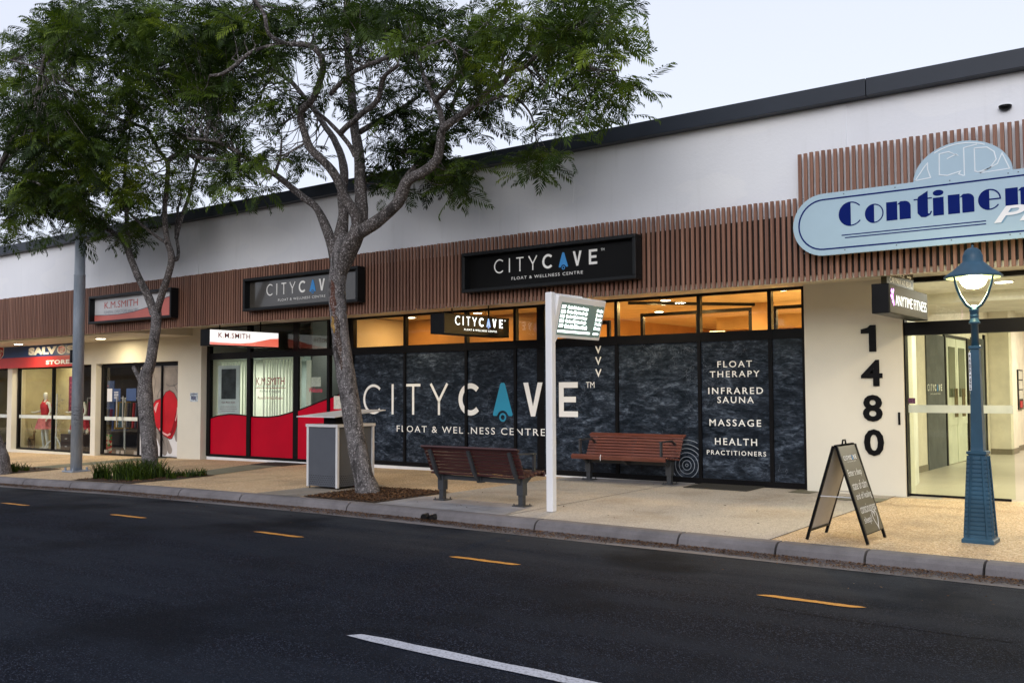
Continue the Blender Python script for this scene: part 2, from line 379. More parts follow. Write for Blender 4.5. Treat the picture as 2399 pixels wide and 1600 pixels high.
gstrip('pavement', [(-9.2, -.62), (-6.92, -.52), (-6.86, -.10), (-9.2, -.10)], 4, 2, M['pad'], .007)
gstrip('pavement', [(-11.95, -4.60), (-10.97, -4.60), (-11.0, -2.75), (-11.95, -2.75)], 3, 4, concrete_mat('brown_grey_concrete', (.27, .235, .19)), .005)
gstrip('soil', [(-10.9, -4.60), (-9.42, -4.60), (-9.42, -3.05), (-10.9, -3.05)], 6, 6, concrete_mat('dark_mulch_soil', (.06, .035, .022), .5), .012)
gstrip('soil', [(-17.3, -4.58), (-15.35, -4.58), (-15.35, -2.85), (-17.3, -2.85)], 4, 4, bpy.data.materials['dark_mulch_soil'], .012)
gstrip('soil', [(-23.0, -4.58), (-20.4, -4.58), (-20.4, -3.1), (-23.0, -3.1)], 4, 4, bpy.data.materials['dark_mulch_soil'], .012)
def road_mat(name, c):
    m, t, b = newmat(name); v = coords(t); a = noise(t, v, 60, 5, .7); g = noise(t, v, 4, 4)
    q = mixc(t, ramp(t, a, [(.50, (0, 0, 0)), (.62, (.85, .85, .85))]), c, tuple(x*.4 for x in c))
    q = mixc(t, ramp(t, g, [(.5, (0, 0, 0)), (.8, (.5, .5, .5))]), q, tuple(x*.35+.01 for x in c))
    t.links.new(q, b.inputs['Base Color']); b.inputs['Roughness'].default_value = .7; return m
M['yline'] = road_mat('yellow_road_paint', (.62, .27, .035)); M['wline'] = road_mat('white_road_paint', (.46, .47, .52))
def dash(name, x0, x1, y, w, mat):
    n = 12; pts = []
    for i in range(n+1):
        x = x0+(x1-x0)*i/n; e = .014*math.sin(i*5.1+x); k = .72 if i in (0, n) else 1
        pts.append((x, y-w/2*k+e*.4)); 
    for i in range(n, -1, -1):
        x = x0+(x1-x0)*i/n; e = .014*math.cos(i*3.7+x); k = .72 if i in (0, n) else 1
        pts.append((x+.06, y+w/2*k+e*.4))
    strip(name, pts, mat, zr, .005)
for x0, x1, y in ((-17.9, -17.15, -6.98), (-15.0, -14.28, -6.9), (-12.1, -11.38, -6.84), (-9.13, -8.38, -6.82), (-6.2, -5.43, -6.79), (-3.1, -2.33, -6.72), (-.1, .65, -6.72)):
    dash('yellow_edge_marking', x0, x1, y, .085, M['yline'])
dash('white_centre_marking', -4.60, -1.9, -9.63, .11, M['wline'])
def crack(pts, w):
    n = 40; P = [Vector((p[0], p[1], 0)) for p in pts]; top, bot = [], []
    for i in range(n+1):
        k = i/n*(len(P)-1); a = int(min(k, len(P)-2)); p = P[a].lerp(P[a+1], k-a); y = p.y+.03*mnoise.noise(Vector((p.x*3, 0, 0))); e = w*(.6+.6*abs(mnoise.noise(Vector((p.x*7, 2, 0)))))
        top.append((p.x, y+e)); bot.append((p.x, y-e))
    mb = MB(); mb.add([(x, y, zr(x, y)+.003) for x, y in top+bot], [(i, n+1+i, n+2+i, i+1) for i in range(n)]); mb.build('road_crack', pm('tar_filled_crack', (.004, .004, .005), .9, spec=.02), kind='structure')
crack([(-2.9, -7.15), (-2.2, -7.22), (-1.2, -7.2)], .006); crack([(-11.3, -5.75), (-10.7, -5.82)], .006)
# saw cuts in the paving
for x in (-13.9, -7.2, -3.86):
    gstrip('pavement_joint', [(x-.006, -4.6), (x+.006, -4.6), (x+.006, -.1), (x-.006, -.1)], 1, 10, M['asphalt'], .003)

# ------------------------------------------------------------------ the shop terrace
B = thing('shop_terrace', 'long single storey white shop terrace with dark roof capping and brown batten awning', 'building', (-15, 0, 0))
XL, XR = -48, 14
YF = -2.1                                     # street face of the battens
wl = MB(); wl.box(XL, XR, -2.0, -1.8, 3.28, 5.06)
for x in (-40.5, -31.5, -17.32, -4.0):         # shallow joint piers on the parapet wall
    wl.box(x, x+.16, -2.012, -2.0, 3.3, 5.055)
wl.build('parapet_wall', M['wall'], B)
pcf = pm('pale_crack_filler', (.8, .8, .82), .7)
for x, z0, z1 in ((-7.9, 4.75, 4.30), (-9.7, 4.75, 4.2), (-11.6, 4.6, 4.3)):
    pts = [Vector((x+.012*math.sin(7*k), -2.002, z0+(z1-z0)*k/6)) for k in range(7)]
    MB().tube(pts, .004, 4).build('render_crack', pcf, B)
cp = MB()
xs = [XL, -40, -32, -24, -16.55, -12, -8.0, -3.55, 1, 6, XR]
for a, b_ in zip(xs[:-1], xs[1:]): cp.box(a+.004, b_-.004, -2.16, -1.78, 5.06, 5.275)
cp.build('parapet_capping', M['cap'], B, .006)
bt = MB(); pitch = .0752; x = -4.43-pitch*560
while x < XR:
    tall = x > -4.45
    bt.box(x, x+.041, YF, YF+.032, 2.865+random.uniform(-.004, .004), (4.485 if tall else 3.925)+random.uniform(-.005, .005)); x += pitch
bt.build('batten_screen', M['batten'], B)
MB().box(XL, XR, -2.030, -2.018, 2.945, 3.72).build('backing_panel', M['backing'], B)
tr = MB(); tr.box(XL, XR, -2.0, -1.90, 2.875, 2.944); tr.box(XL, XR, -1.99, -1.93, 2.944, 3.28)
tr.build('awning_edge_trim', M['soffit'], B)
sf = MB(); sf.box(-19.96, XR, -1.90, -.02, 3.03, 3.10); sf.box(XL, -19.95, -1.90, -.19, 2.855, 2.874)
sf.box(-19.97, -19.95, -1.90, -.19, 2.8741, 3.03)
sf.build('soffit', M['soffit'], B)
MB().box(XL, XR, -1.8, 16, 3.9, 4.0).build('roof_deck', M['cap'], B)
MB().box(XL, XR, 15.9, 16.1, -.5, 3.9).build('rear_wall', M['wall'], B)
# lower walls
zb = -.6
for x0, x1, y1, z0, z1 in ((-5.09, -3.72, .26, zb, 3.03), (-20.52, -19.60, .06, zb, 3.9), (-24.42, -24.19, .10, zb, 2.27), (-28.99, -28.72, .10, zb, 2.27), (-33.2, -32.8, .10, zb, 2.27)):
    MB().box(x0, x1, -.2, y1, z0, z1).build('pier', M['cream'], B)
MB().box(XL, -20.52, -.2, .10, 2.27, 2.86).build('lintel_wall', M['cream'], B)
MB().box(-28.72, -24.42, -.2, .06, zb, -.115).build('window_sill', M['cream'], B); MB().box(-32.8, -28.99, -.2, .06, zb, -.15).build('window_sill', M['cream'], B)
MB().box(XL, -33.2, -.2, .10, zb, 2.27).build('end_wall', M['cream'], B)
pl = MB(); pl.box(-19.49, -14.80, -.10, .05, zb, .01); pl.box(-14.80, -6.95, -.10, .05, zb, .048)
pl.build('plinth', M['white'], B)
pt = MB(); pt.box(-5.21, -5.1, .06, 15, zb, 3.05); pt.box(-19.7, -19.55, .1, 15, zb, 3.05); pt.box(-14.85, -14.70, .12, 15, zb, 3.05)
pt.build('party_wall', M['cream'], B)

def frame_mesh(xs, wds, zs, hts, y0=-.045, y1=.045):
    mb = MB()
    for x, w in zip(xs, wds): mb.box(x-w/2, x+w/2, y0 if w != .17 else -.010, y1, min(zs)-.02, max(zs)+.02)
    for z, h in zip(zs, hts): mb.box(min(xs)-.02, max(xs)+.02, y0+.003, y1-.003, z-h/2, z+h/2)
    return mb
# ---- dark slate wellness shopfront
ccx = [-14.70, -13.20, -11.63, -10.48, -9.93, -8.36, -6.85, -5.68, -5.15]
ccw = [.12, .058, .058, .058, .17, .06, .055, .06, .07]
CF = frame_mesh(ccx, ccw, [.085, 2.34, 3.025], [.10, .145, .075]).build('slate_shopfront_frame', M['black'], B)
def between(xs, ws, k): return xs[k]+ws[k]/2, xs[k+1]-ws[k+1]/2
for k in range(8):
    a, b_ = between(ccx, ccw, k)
    MB().box(a, b_, -.004, .004, 2.41, 2.99).build('window_pane', M['glass'], CF)
    MB().box(a, b_, -.012, .006, .13, 2.27).build('slate_vinyl_panel', M['slate'], CF)
# the lettering crosses the mullions in the photograph, printed on the panels just behind the frame line
def arc(cx, cy, rx, ry, a0, a1, n=28): return [(cx+rx*math.cos(R(a0+(a1-a0)*i/n)), cy+ry*math.sin(R(a0+(a1-a0)*i/n))) for i in range(n+1)]
def logo(fr, n0, n1, w, bl, tm=True, bold=1., thin=1.):
    "the mark of the wellness centre: origin at the foot of the first letter, cap height .6"
    a, b_ = .052*thin, .098*bold
    w.stroke(fr, arc(.29, .30, .265, .275, 47, 313), a, n0, n1)
    w.stroke(fr, [(.825, 0), (.825, .6)], a, n0, n1)
    w.stroke(fr, [(1.19, .575), (1.57, .575)], a, n0, n1); w.stroke(fr, [(1.38, 0), (1.38, .549)], a, n0, n1)
    w.stroke(fr, [(1.84, .6), (2.05, .27), (2.26, .6)], a, n0, n1); w.stroke(fr, [(2.05, 0), (2.05, .255)], a, n0, n1)
    w.stroke(fr, arc(2.83, .30, .24, .252, 45, 315), b_, n0, n1)
    w.plate(fr, [(4.06, .6), (4.225, 0), (4.315, 0), (4.48, .6), (4.375, .6), (4.27, .17), (4.165, .6)], n0, n1)
    for v in (0, .252, .502): w.fbox(fr, 4.83+b_, 5.22 if v != .252 else 5.18, v, v+b_, n0, n1)
    w.fbox(fr, 4.83, 4.83+b_, 0, .6, n0, n1)
    bl.plate(fr, [(3.535, .575), (3.56, .6), (3.62, .6), (3.645, .575), (3.815, .03), (3.80, .0), (3.73, .0)]
             + arc(3.59, -.015, .125, .115, 20, 160, 10)+[(3.45, .0), (3.38, .0), (3.365, .03)], n0, n1)
    bl.stroke(fr, arc(3.59, -.025, .062, .062, 0, 360, 24)[:-1], .032, n0, n1, True)
    if tm: w.text(fr, 'TM', 5.39, 5.56, .50, .6, n1=n1)
def sub(fr, w, n1, k0=.94, k1=4.53, v0=-.34, v1=-.215): w.text(fr, 'FLOAT & WELLNESS CENTRE', k0, k1, v0, v1, n1=n1, bold=.0, sp=1.25)
w, bl = MB(), MB(); fr = FY(-14.37, -.012, 1.055)
logo(fr, 0, .005, w, bl); w2 = MB(); sub(fr, w2, .005); w2.build('tagline_lettering', M['letter'], CF)
for txt, u0, u1, v0, v1 in (('FLOAT', -6.55, -5.98, 1.855, 1.955), ('THERAPY', -6.68, -5.86, 1.705, 1.80), ('INFRARED', -6.71, -5.81, 1.445, 1.545),
                            ('SAUNA', -6.56, -5.96, 1.305, 1.405), ('MASSAGE', -6.70, -5.85, .95, 1.055), ('HEALTH', -6.61, -5.92, .66, .765), ('PRACTITIONERS', -6.75, -5.78, .505, .575)):
    MB().text(FY(0, -.012, 0), txt, u0, u1, v0, v1, n1=.005, bold=.01, sp=1.3).build('service_lettering', M['letter'], CF)
for z in (2.215, 2.025, 1.82):
    MB().stroke(FY(-8.73, -.012, z), [(-.05, .05), (0, -.06), (.05, .05)], .022, 0, .005).build('chevron_mark', M['letter'], CF)
w.build('window_lettering', M['letter'], CF); bl.build('blue_arrow_mark', M['blue'], CF)
rg = MB()
for r_ in (.022, .075, .135, .20, .265, .33, .40):
    pts = [(u, v) for u, v in arc(-7.10, .32, r_, r_, 0, 360, 64)]
    seg = []
    for q in pts:
        if -7.45 < q[0] < -6.885 and q[1] > .135: seg.append(q)
        else:
            if len(seg) > 1: rg.stroke(FY(0, -.012, 0), seg, .009, 0, .004)
            seg = []
    if len(seg) > 1: rg.stroke(FY(0, -.012, 0), seg, .009, 0, .004)
rg.build('ripple_rings', pm('pale_blue_line', (.30, .34, .40), .4), CF)

# ---- red and cream funeral shopfront
kx = [-19.535, -18.04, -16.465, -15.40, -14.79]; kw = [.125, .13, .17, .07, .12]
KF = frame_mesh(kx, kw, [.04, 2.35, 3.04], [.06, .15, .06]).build('red_shopfront_frame', M['black'], B)
wave = [(-19.63, .86), (-19.2, .95), (-18.76, .99), (-18.4, .98), (-18.11, .96), (-17.83, .94), (-17.39, .94), (-17.02, .97), (-16.56, 1.06), (-16.37, 1.1), (-16.06, 1.18), (-15.75, 1.27), (-15.44, 1.35), (-15.14, 1.43), (-14.85, 1.5)]
def wz(x): return float(np.interp(x, [p[0] for p in wave], [p[1] for p in wave]))
for k in range(4):
    a, b_ = between(kx, kw, k)
    MB().box(a, b_, -.004, .004, 2.42, 3.01).build('window_pane', M['glass'], KF)
    MB().box(a, b_, -.004, .004, .07, 2.275).build('window_pane', M['glass'], KF)
    xs_ = [a+(b_-a)*i/14 for i in range(15)]
    MB().plate(FY(0, 0, 0), [(a, .07), (b_, .07)]+[(x, wz(x)) for x in reversed(xs_)], .0045, .008).build('red_vinyl', M['red'], KF)
    MB().stroke(FY(0, 0, 0), [(x, wz(x)+.012) for x in xs_], .03, .0045, .0085).build('vinyl_edge', M['black'], KF)
kt = MB(); f0 = FY(0, -.005, 0)
kt.text(f0, 'K.M.SMITH', -17.81, -16.83, 1.665, 1.835, n1=.004, bold=.0)
kt.box(-17.82, -16.80, -.0075, -.005, 1.59, 1.602)
kt.text(f0, 'Phone 3144 1653 all hours', -17.75, -16.88, 1.345, 1.415, n1=.004)
kt.build('red_window_lettering', pm('dark_red_lettering', (.34, .015, .03), .4), KF)
kt = MB(); kt.text(f0, 'FUNERAL DIRECTORS since 1883', -17.81, -16.83, 1.612, 1.658, n1=.004)
kt.text(f0, 'We think of everything', -17.69, -16.95, 1.475, 1.565, n1=.004)
kt.build('grey_window_lettering', pm('grey_lettering', (.16, .16, .15), .4), KF)
MB().text(f0, 'Welcome', -16.04, -15.61, 1.495, 1.60, n1=.004, bold=.03).build('welcome_lettering', pm('pink_red_lettering', (.52, .06, .10), .4), KF)
# the room behind
kr = MB(); kr.box(-19.5, -14.85, 2.6, 2.7, zb, 3.2); kr.box(-19.5, -14.85, .1, 2.7, 3.12, 3.2); kr.box(-19.5, -14.85, .05, 2.7, -.15, -.08)
kr.box(-19.5, -16.34, .32, 2.6, 2.30, 2.36); kr.box(-16.36, -16.30, .32, 2.6, -.1, 3.12); kr.build('office_wall_and_light_baffle', pm('grey_office_paint', (.22, .25, .25), .7), B)  # dropped slab and partition added to hold the fill light behind the blinds
bl_ = MB()
for x0, x1, zt in ((-19.5, -18.12, 2.22), (-17.93, -16.58, 2.24)):
    x = x0; i = 0
    while x < x1-.04:
        dy = .02*math.sin(i*.9); bl_.add([(x, .28+dy, .1), (x+.11, .24+dy, .1), (x+.11, .24+dy, zt), (x, .28+dy, zt)], [(0, 1, 2, 3)]); x += .098; i += 1
    bl_.box(x0, x1, .22, .30, zt, zt+.03)
bl_.box(-16.36, -16.22, .2, .22, .1, 2.2)
tag(bl_.build('vertical_blind', pm('glowing_blind_fabric', (.66, .68, .56), .8, .05, emit=(.80, .84, .64), es=.10)), 'cream vertical blinds hanging inside the red and cream shopfront', 'blinds')  # faint emission on the fabric stands in for room light
ps = thing('framed_poster', 'white poster with dark portrait photo in shop window above the red wave', 'poster', (-18.9, .06, 1))
MB().box(-19.29, -18.49, .055, .07, 1.0, 2.13).build('poster_sheet', pm('poster_paper', (.62, .66, .66), .5), ps)
MB().box(-19.16, -18.62, .050, .055, 1.35, 2.05).build('portrait_photo', pm('dark_photo', (.035, .037, .04), .4, .8, 5), ps)
pz = MB(); pz.text(FY(0, .053, 0), 'Kate Mary Smith', -19.14, -18.64, 1.245, 1.295, n1=.003, bold=.01)
for i, (a, b_) in enumerate(((-19.2, -18.6), (-19.22, -18.57), (-19.15, -18.65))): pz.box(a, b_, .051, .055, 1.17-i*.05, 1.177-i*.05)
pz.build('poster_lettering', pm('dark_red_print', (.2, .06, .06), .5), ps)
tag(MB().box(-15.98, -15.68, .008, .012, 1.62, 1.82).build('paper_notice', pm('notice_paper', (.62, .62, .54), .7, .2, 20)), 'white paper notice taped inside the dark glass door', 'notice')
tag(MB().box(-15.25, -15.0, -.014, -.009, 1.15, 1.42).build('paper_notice', bpy.data.materials['notice_paper']), 'paper notice stuck on red panel beside the big leaning tree trunk', 'notice')
ol = thing('office_light', 'cream box pendant light hanging inside window left of the big tree trunk', 'pendant light', (-15.75, .8, 2.8))
MB().box(-15.98, -15.52, .6, .95, 2.66, 2.86).build('lamp_shade', glow('warm_white_shade', (1, .93, .76), .85), ol, .02)
MB().tube([(-15.75, .78, 2.86), (-15.75, .78, 3.12)], .006, 6).build('cord', M['black'], ol)
kl = bpy.data.lights.new('office_light_lamp', 'AREA'); kl.energy = 5; kl.size = .4; kl.color = (1, .95, .82)
ko = bpy.data.objects.new('office_light_lamp', kl); COL.objects.link(ko); ko.parent = ol; ko.location = (0, 0, -.18)
kl = bpy.data.lights.new('office_light_lamp', 'AREA'); kl.energy = 95; kl.size = 1.6; kl.color = (.95, 1, .88)  # added unseen fill lamp that brightens the blinds, well away from the pendant
ko = bpy.data.objects.new('office_light_lamp', kl); COL.objects.link(ko); ko.parent = ol; ko.location = (-2.4, .75, -.56)

# ---- charity shopfront
sx_ = [-28.70, -26.72, -24.45]; sw = [.10, .05, .07]
SFm = frame_mesh(sx_, sw, [-.09, 2.24], [.06, .08])
SFm.box(-28.99, -28.95, -.04, .04, -.15, 2.27); SFm.box(-32.8, -28.95, -.04, .04, 2.2, 2.27)
SF = SFm.build('charity_window_frame', M['black'], B)
for a, b_ in ((-28.65, -26.745), (-26.695, -24.485)):
    MB().box(a, b_, -.004, .004, -.06, 2.2).build('window_pane', M['glass'], SF)
    MB().box(a, b_, -.0085, -.0045, .79, .885).build('frosted_safety_band', pm('frosted_band', (.62, .66, .62), .6), SF)
MB().box(-32.7, -28.96, -.004, .004, -.1, 2.2).build('window_pane', M['glass'], SF)
MB().box(-32.7, -28.96, -.0085, -.0045, .79, .885).build('frosted_safety_band', bpy.data.materials['frosted_band'], SF)
dx = [-24.12, -22.44, -21.44, -20.56]; dw = [.14, .06, .05, .05]
DF = frame_mesh(dx, dw, [-.085, 2.22], [.04, .10]).build('charity_door_frame', M['black'], B)
for k, (a, b_) in enumerate(((-24.05, -23.28), (-23.26, -22.47))):
    d = MB().box(a, b_, -.006, .006, -.06, 2.16).build('glass_door', M['glass'], DF)
sb = MB(); hn = MB()
for a, b_ in ((-24.05, -23.28), (-23.26, -22.47)):
    sb.box(a, b_, -.0105, -.0065, .79, .885)
    for x in (a+.1, b_-.1): hn.box(x-.07, x+.07, -.03, .02, -.07, .02)
for x in (-23.40, -23.12): hn.tube([(x, -.06, .62), (x, -.06, 1.42)], .016, 8); hn.box(x-.012, x+.012, -.06, 0, .70, .72); hn.box(x-.012, x+.012, -.06, 0, 1.32, 1.34)
sb.build('frosted_safety_band', bpy.data.materials['frosted_band'], DF); hn.build('door_hardware', pm('brushed_steel', (.55, .54, .52), .3, metal=.8), DF)
nb = MB(); nb.box(-23.95, -23.72, -.011, -.007, 1.28, 1.62); nb.build('opening_hours_sheet', M['white'], DF)
M['navyp'] = pm('navy_print', (.03, .06, .16), .4); MB().box(-23.70, -23.32, -.011, -.007, 1.28, 1.62).build('blue_door_sign', M['navyp'], DF); MB().box(-23.05, -22.6, -.011, -.007, 1.30, 1.62).build('blue_door_sign', M['navyp'], DF)
nb = MB()
for i in range(5): nb.box(-23.62, -23.42, -.0135, -.0112, 1.36+.04*i, 1.375+.04*i)
nb.build('door_sign_lettering', M['white'], DF)
# printed panel: cupped hands holding a red heart
gr = pm('pale_hand_print', (.27, .235, .21), .35, .32, 2.5); shade = pm('grey_pencil_print', (.17, .15, .145), .4, .2, 5)
for a, b_ in ((-22.41, -21.465), (-21.415, -20.585)):
    MB().box(a, b_, -.006, .006, -.06, 2.17).build('white_print_panel', pm('white_grey_print', (.74, .73, .74), .3, .05, 1.2), DF)
f1 = FY(0, -.006, 0)
hd = MB(); hd.plate(f1, [(-22.38, 2.16), (-20.60, 2.16), (-20.60, 1.05), (-20.72, .75), (-21.0, .55), (-21.5, .55), (-22.1, .95), (-22.38, 1.3)], 0, .002)
for a, b_, r_ in (((-21.85, .85), (-21.32, .06), .13), ((-21.5, .62), (-21.10, .10), .12), ((-20.98, .9), (-20.82, .38), .085), ((-20.86, 1.0), (-20.68, .36), .09), ((-20.72, 1.2), (-20.64, .62), .05)):
    A_, B_ = Vector(a), Vector(b_); d = (B_-A_).normalized(); n_ = Vector((-d.y, d.x))
    pts = [A_+n_*r_*.9]+[B_+(n_*math.cos(R(q))+d*math.sin(R(q)))*r_*.8 for q in range(0, 181, 30)]+[A_-n_*r_*.9]
    hd.plate(f1, [tuple(p) for p in pts], .0022, .0035)
hd.build('hand_print', gr, DF)
sh = MB()
for pts, w_ in (([(-21.5, 1.62), (-21.62, 1.5), (-21.66, 1.38)], .035), ([(-21.3, 1.72), (-21.15, 1.67), (-20.95, 1.68), (-20.8, 1.74)], .035), ([(-21.9, 2.1), (-21.75, 1.8), (-21.8, 1.5)], .02), ([(-20.9, 2.1), (-20.75, 1.9), (-20.66, 1.7)], .02),
                ([(-20.98, 1.72), (-20.8, 1.5), (-20.66, 1.3)], .03), ([(-20.7, 1.6), (-20.62, 1.2)], .025), ([(-21.75, .62), (-21.44, .16)], .018), ([(-21.3, .50), (-21.18, .12)], .018), ([(-20.95, .75), (-20.86, .45)], .016), ([(-20.76, .9), (-20.72, .5)], .016)):
    sh.stroke(f1, pts, w_, .0036, .0046)
sh.build('hand_shading_print', shade, DF)
HRT = [(-21.44, 1.36), (-21.30, 1.52), (-21.14, 1.565), (-20.96, 1.50), (-20.80, 1.32), (-20.72, 1.08), (-20.76, .82), (-20.88, .56), (-21.02, .385), (-21.12, .37), (-21.30, .43), (-21.50, .52), (-21.72, .68), (-21.86, .86), (-21.90, 1.05), (-21.85, 1.20), (-21.74, 1.31), (-21.58, 1.35)]
MB().plate(f1, HRT, .0048, .006).build('red_heart_print', pm('glossy_red_print', (.50, .012, .022), .25, .15, 2), DF)
MB().plate(f1, [(-20.78, 1.2), (-20.74, 1.0), (-20.80, .78), (-20.92, .56), (-21.06, .42), (-21.2, .45), (-21.05, .58), (-20.95, .78), (-20.88, 1.0)], .0062, .0066).build('dark_heart_print', pm('deep_red_print', (.26, .006, .012), .25, .2, 3), DF)
MB().stroke(f1, HRT, .022, .0048, .0065, True).build('heart_outline', pm('dark_red_edge', (.10, .008, .01), .4), DF)
hl = MB(); hl.stroke(f1, [(-20.80, 1.15), (-20.82, .98), (-20.88, .82)], .035, .0068, .0076); hl.stroke(f1, [(-21.55, .62), (-21.36, .50), (-21.2, .46), (-21.08, .50)], .045, .0068, .0076)
hl.plate(f1, [(-21.8, 1.12), (-21.7, 1.24), (-21.6, 1.27), (-21.66, 1.15), (-21.72, 1.0)], .0068, .0076); hl.build('heart_highlight', pm('pink_print', (.70, .38, .38), .3), DF)
MB().box(-21.465, -21.415, -.02, .0, -.06, 2.17).build('panel_mullion', M['black'], DF)
# room behind
rm = MB(); rm.box(-34, -20.5, 3.3, 3.4, zb, 2.9); rm.box(-34, -20.5, .08, 3.4, 2.6, 2.7); rm.box(-34, -20.5, .02, 3.4, -.30, -.16)
rm.build('charity_shop_wall', pm('dim_shop_paint', (.10, .075, .075), .7, .3, 1), B)
pa = MB(); pa.box(-29.0, -27.4, 1.15, 1.2, -.2, 2.6); pa.box(-28.99, -28.9, .1, 1.2, -.2, 2.6); pa.box(-24.2, -22.6, 1.6, 1.65, -.2, 2.6); pa.box(-34.1, -34, .05, 3.4, zb, 2.9); pa.box(-20.6, -20.5, .1, 3.4, -.2, 2.6); pa.build('charity_display_panel', pm('warm_cream_panel', (.55, .47, .27), .6), B)

# ---- wellness interior behind the high windows
ti = pm('warm_timber_lining', (.46, .26, .10), .45, .15, 2); cz = 3.06
cc = MB(); cc.box(-14.7, -5.2, .05, 9, cz, cz+.06); cc.build('wellness_ceiling', pm('ceiling_paint', (.64, .53, .36), .7), B)
cw = MB(); cw.box(-14.7, -5.2, 8.9, 9, zb, cz); cw.box(-14.7, -10.9, 1.6, 1.7, zb, cz); cw.box(-7.0, -6.62, 2.4, 2.5, zb, cz); cw.box(-10.95, -10.85, 1.7, 9, zb, cz)
cw.build('wellness_timber_wall', ti, B)
MB().box(-14.7, -5.2, .05, 9, -.1, 0).build('wellness_floor', pm('timber_floor', (.42, .30, .18), .5), B)
ip = MB()
for a, b_ in (((-9.28, 2.5), (-7.06, 2.5)), ((-6.62, 2.5), (-5.2, 2.5))):
    ip.box(a[0], b_[0], a[1]-.03, a[1]+.03, 2.93, 2.99)
for x in (-9.28, -8.1, -7.06, -6.6): ip.box(x-.03, x+.03, 2.46, 2.54, 0, 2.99)
ip.box(-9.9, -9.3, 1.2, 1.26, 2.72, 2.79); ip.box(-9.3, -9.24, 1.2, 1.26, 0, 2.79)
ip.bar((-8.55, .7, 3.03), (-6.95, 2.4, 3.03), .05, .05)
ip.build('partition_frame', M['black'], B)
bk = MB(); bk.box(-9.0, -5.3, 5.2, 5.6, 2.80, cz); bk.box(-9.2, -5.3, 6.4, 6.9, 2.55, 2.78); bk.build('wellness_bulkhead', pm('tan_bulkhead', (.50, .36, .18), .6), B)

# ---- arcade entrance
ar = MB(); ar.add([(x, y, z) for z in (zb, 3.02) for x, y in ((-5.0, .27), (-3.85, .27), (-4.10, 1.95), (-5.0, 1.95))], [(3, 2, 1, 0), (4, 5, 6, 7), (0, 1, 5, 4), (1, 2, 6, 5), (2, 3, 7, 6), (3, 0, 4, 7)])
ar.build('arcade_pier', pm('arcade_white_paint', (.70, .69, .62), .6), B)
aw = MB(); aw.box(-4.75, -4.60, 1.95, 9.9, zb, 3.4); aw.box(-5.1, -4.18, 9.95, 10.8, zb, 3.4); aw.box(-4.7, -4.30, 10.8, 15.9, zb, 3.4); aw.box(-4.75, 4, 15.5, 15.8, zb, 3.4); aw.box(3.4, 3.6, -.2, 15.6, zb, 3.4)
aw.build('arcade_wall', pm('arcade_cream_paint', (.72, .66, .54), .6), B)
skm = pm('taupe_skirting', (.20, .17, .12), .5)
for bx in ((-4.60, -4.585, 1.96, 4.48, .03, .16), (-4.60, -4.168, 9.935, 9.95, .03, .17), (-4.18, -4.168, 9.95, 10.8, .03, .17), (-4.30, -4.288, 10.8, 15.4, .03, .17)): MB().box(*bx).build('skirting', skm, B)
ac = MB(); ac.box(-4.7, 4, .02, 2.8, 3.06, 3.2); ac.box(-4.7, 4, 2.8, 5.2, 2.9, 2.98); ac.box(-3.6, 4, 2.8, 5.2, 2.98, 3.06); ac.box(-4.7, 4, 5.2, 16, 3.3, 3.4); ac.box(-4.7, 4, 2.78, 2.80, 2.98, 3.3)
ac.build('arcade_ceiling', pm('arcade_ceiling_paint', (.66, .62, .50), .7), B)
fl = MB(); fl.add([(-4.7, -.34, .048), (4, -.25, .055), (4, 15.6, .055), (-4.7, 15.6, .048)], [(0, 1, 2, 3)])
def tile_mat():
    m, t, b = newmat('beige_floor_tile'); g = N(t, 'NewGeometry'); br = N(t, 'TexBrick', Scale=1.0); br.offset = 0
    br.inputs['Brick Width'].default_value = .6; br.inputs['Row Height'].default_value = .6; br.inputs['Mortar Size'].default_value = .003
    br.inputs['Color1'].default_value = (.40, .36, .29, 1); br.inputs['Color2'].default_value = (.43, .39, .32, 1); br.inputs['Mortar'].default_value = (.30, .27, .21, 1)
    t.links.new(g.outputs['Position'], br.inputs['Vector'])
    n_ = noise(t, coords(t, (1, 3, 1)), 1.5, 6); t.links.new(mixc(t, ramp(t, n_, [(.4, (0, 0, 0)), (.8, (.5, .5, .5))]), br.outputs[0], (.34, .29, .21)), b.inputs['Base Color'])
    b.inputs['Roughness'].default_value = .35; return m
fl.build('arcade_floor', tile_mat(), B)
ef = MB(); ef.box(-3.77, 4, -.16, -.02, 2.24, 2.42); ef.box(-3.77, -3.70, -.16, -.02, .05, 3.02); ef.box(-3.70, 4, -.15, -.03, 2.965, 3.03)
ef.box(-3.70, -2.45, -.10, -.07, .055, .085)
ef.box(-3.80, -3.772, -.215, -.201, 1.02, 1.19)
EF = ef.build('entrance_frame', M['black'], B)
MB().box(-3.70, -2.40, -.095, -.085, .085, 2.24).build('sliding_glass_panel', M['greenglass'], EF)
MB().box(-3.70, 4, -.095, -.085, 2.42, 2.965).build('window_pane', M['glass'], EF)
MB().box(-3.69, -2.40, -.0995, -.0955, 1.185, 1.29).build('frosted_safety_band', pm('pale_green_frost', (.50, .54, .44), .6), EF)
st = MB(); st.box(-3.69, -3.60, -.0995, -.0955, 1.31, 1.385); st.build('door_sticker', pm('navy_red_sticker', (.10, .03, .07), .5, .8, 40), EF)
gp = MB(); gp.box(-4.60, -4.575, 4.50, 5.80, .05, 2.52); gp.box(-4.60, -4.572, 8.15, 9.35, .05, 2.6)
GP = gp.build('grey_stone_panel', concrete_mat('dark_stone_panel', (.095, .10, .10), .2), B)
w, bl = MB(), MB(); fr = FX(-4.574, 4.50, 1.475, 1.12/5.6); logo(fr, 0, .003, w, bl, False, 1.2, 1.3); sub(fr, w, .003)
w.build('panel_lettering', M['letter'], GP); bl.build('panel_blue_mark', M['skyblue'], GP)
ad = MB()
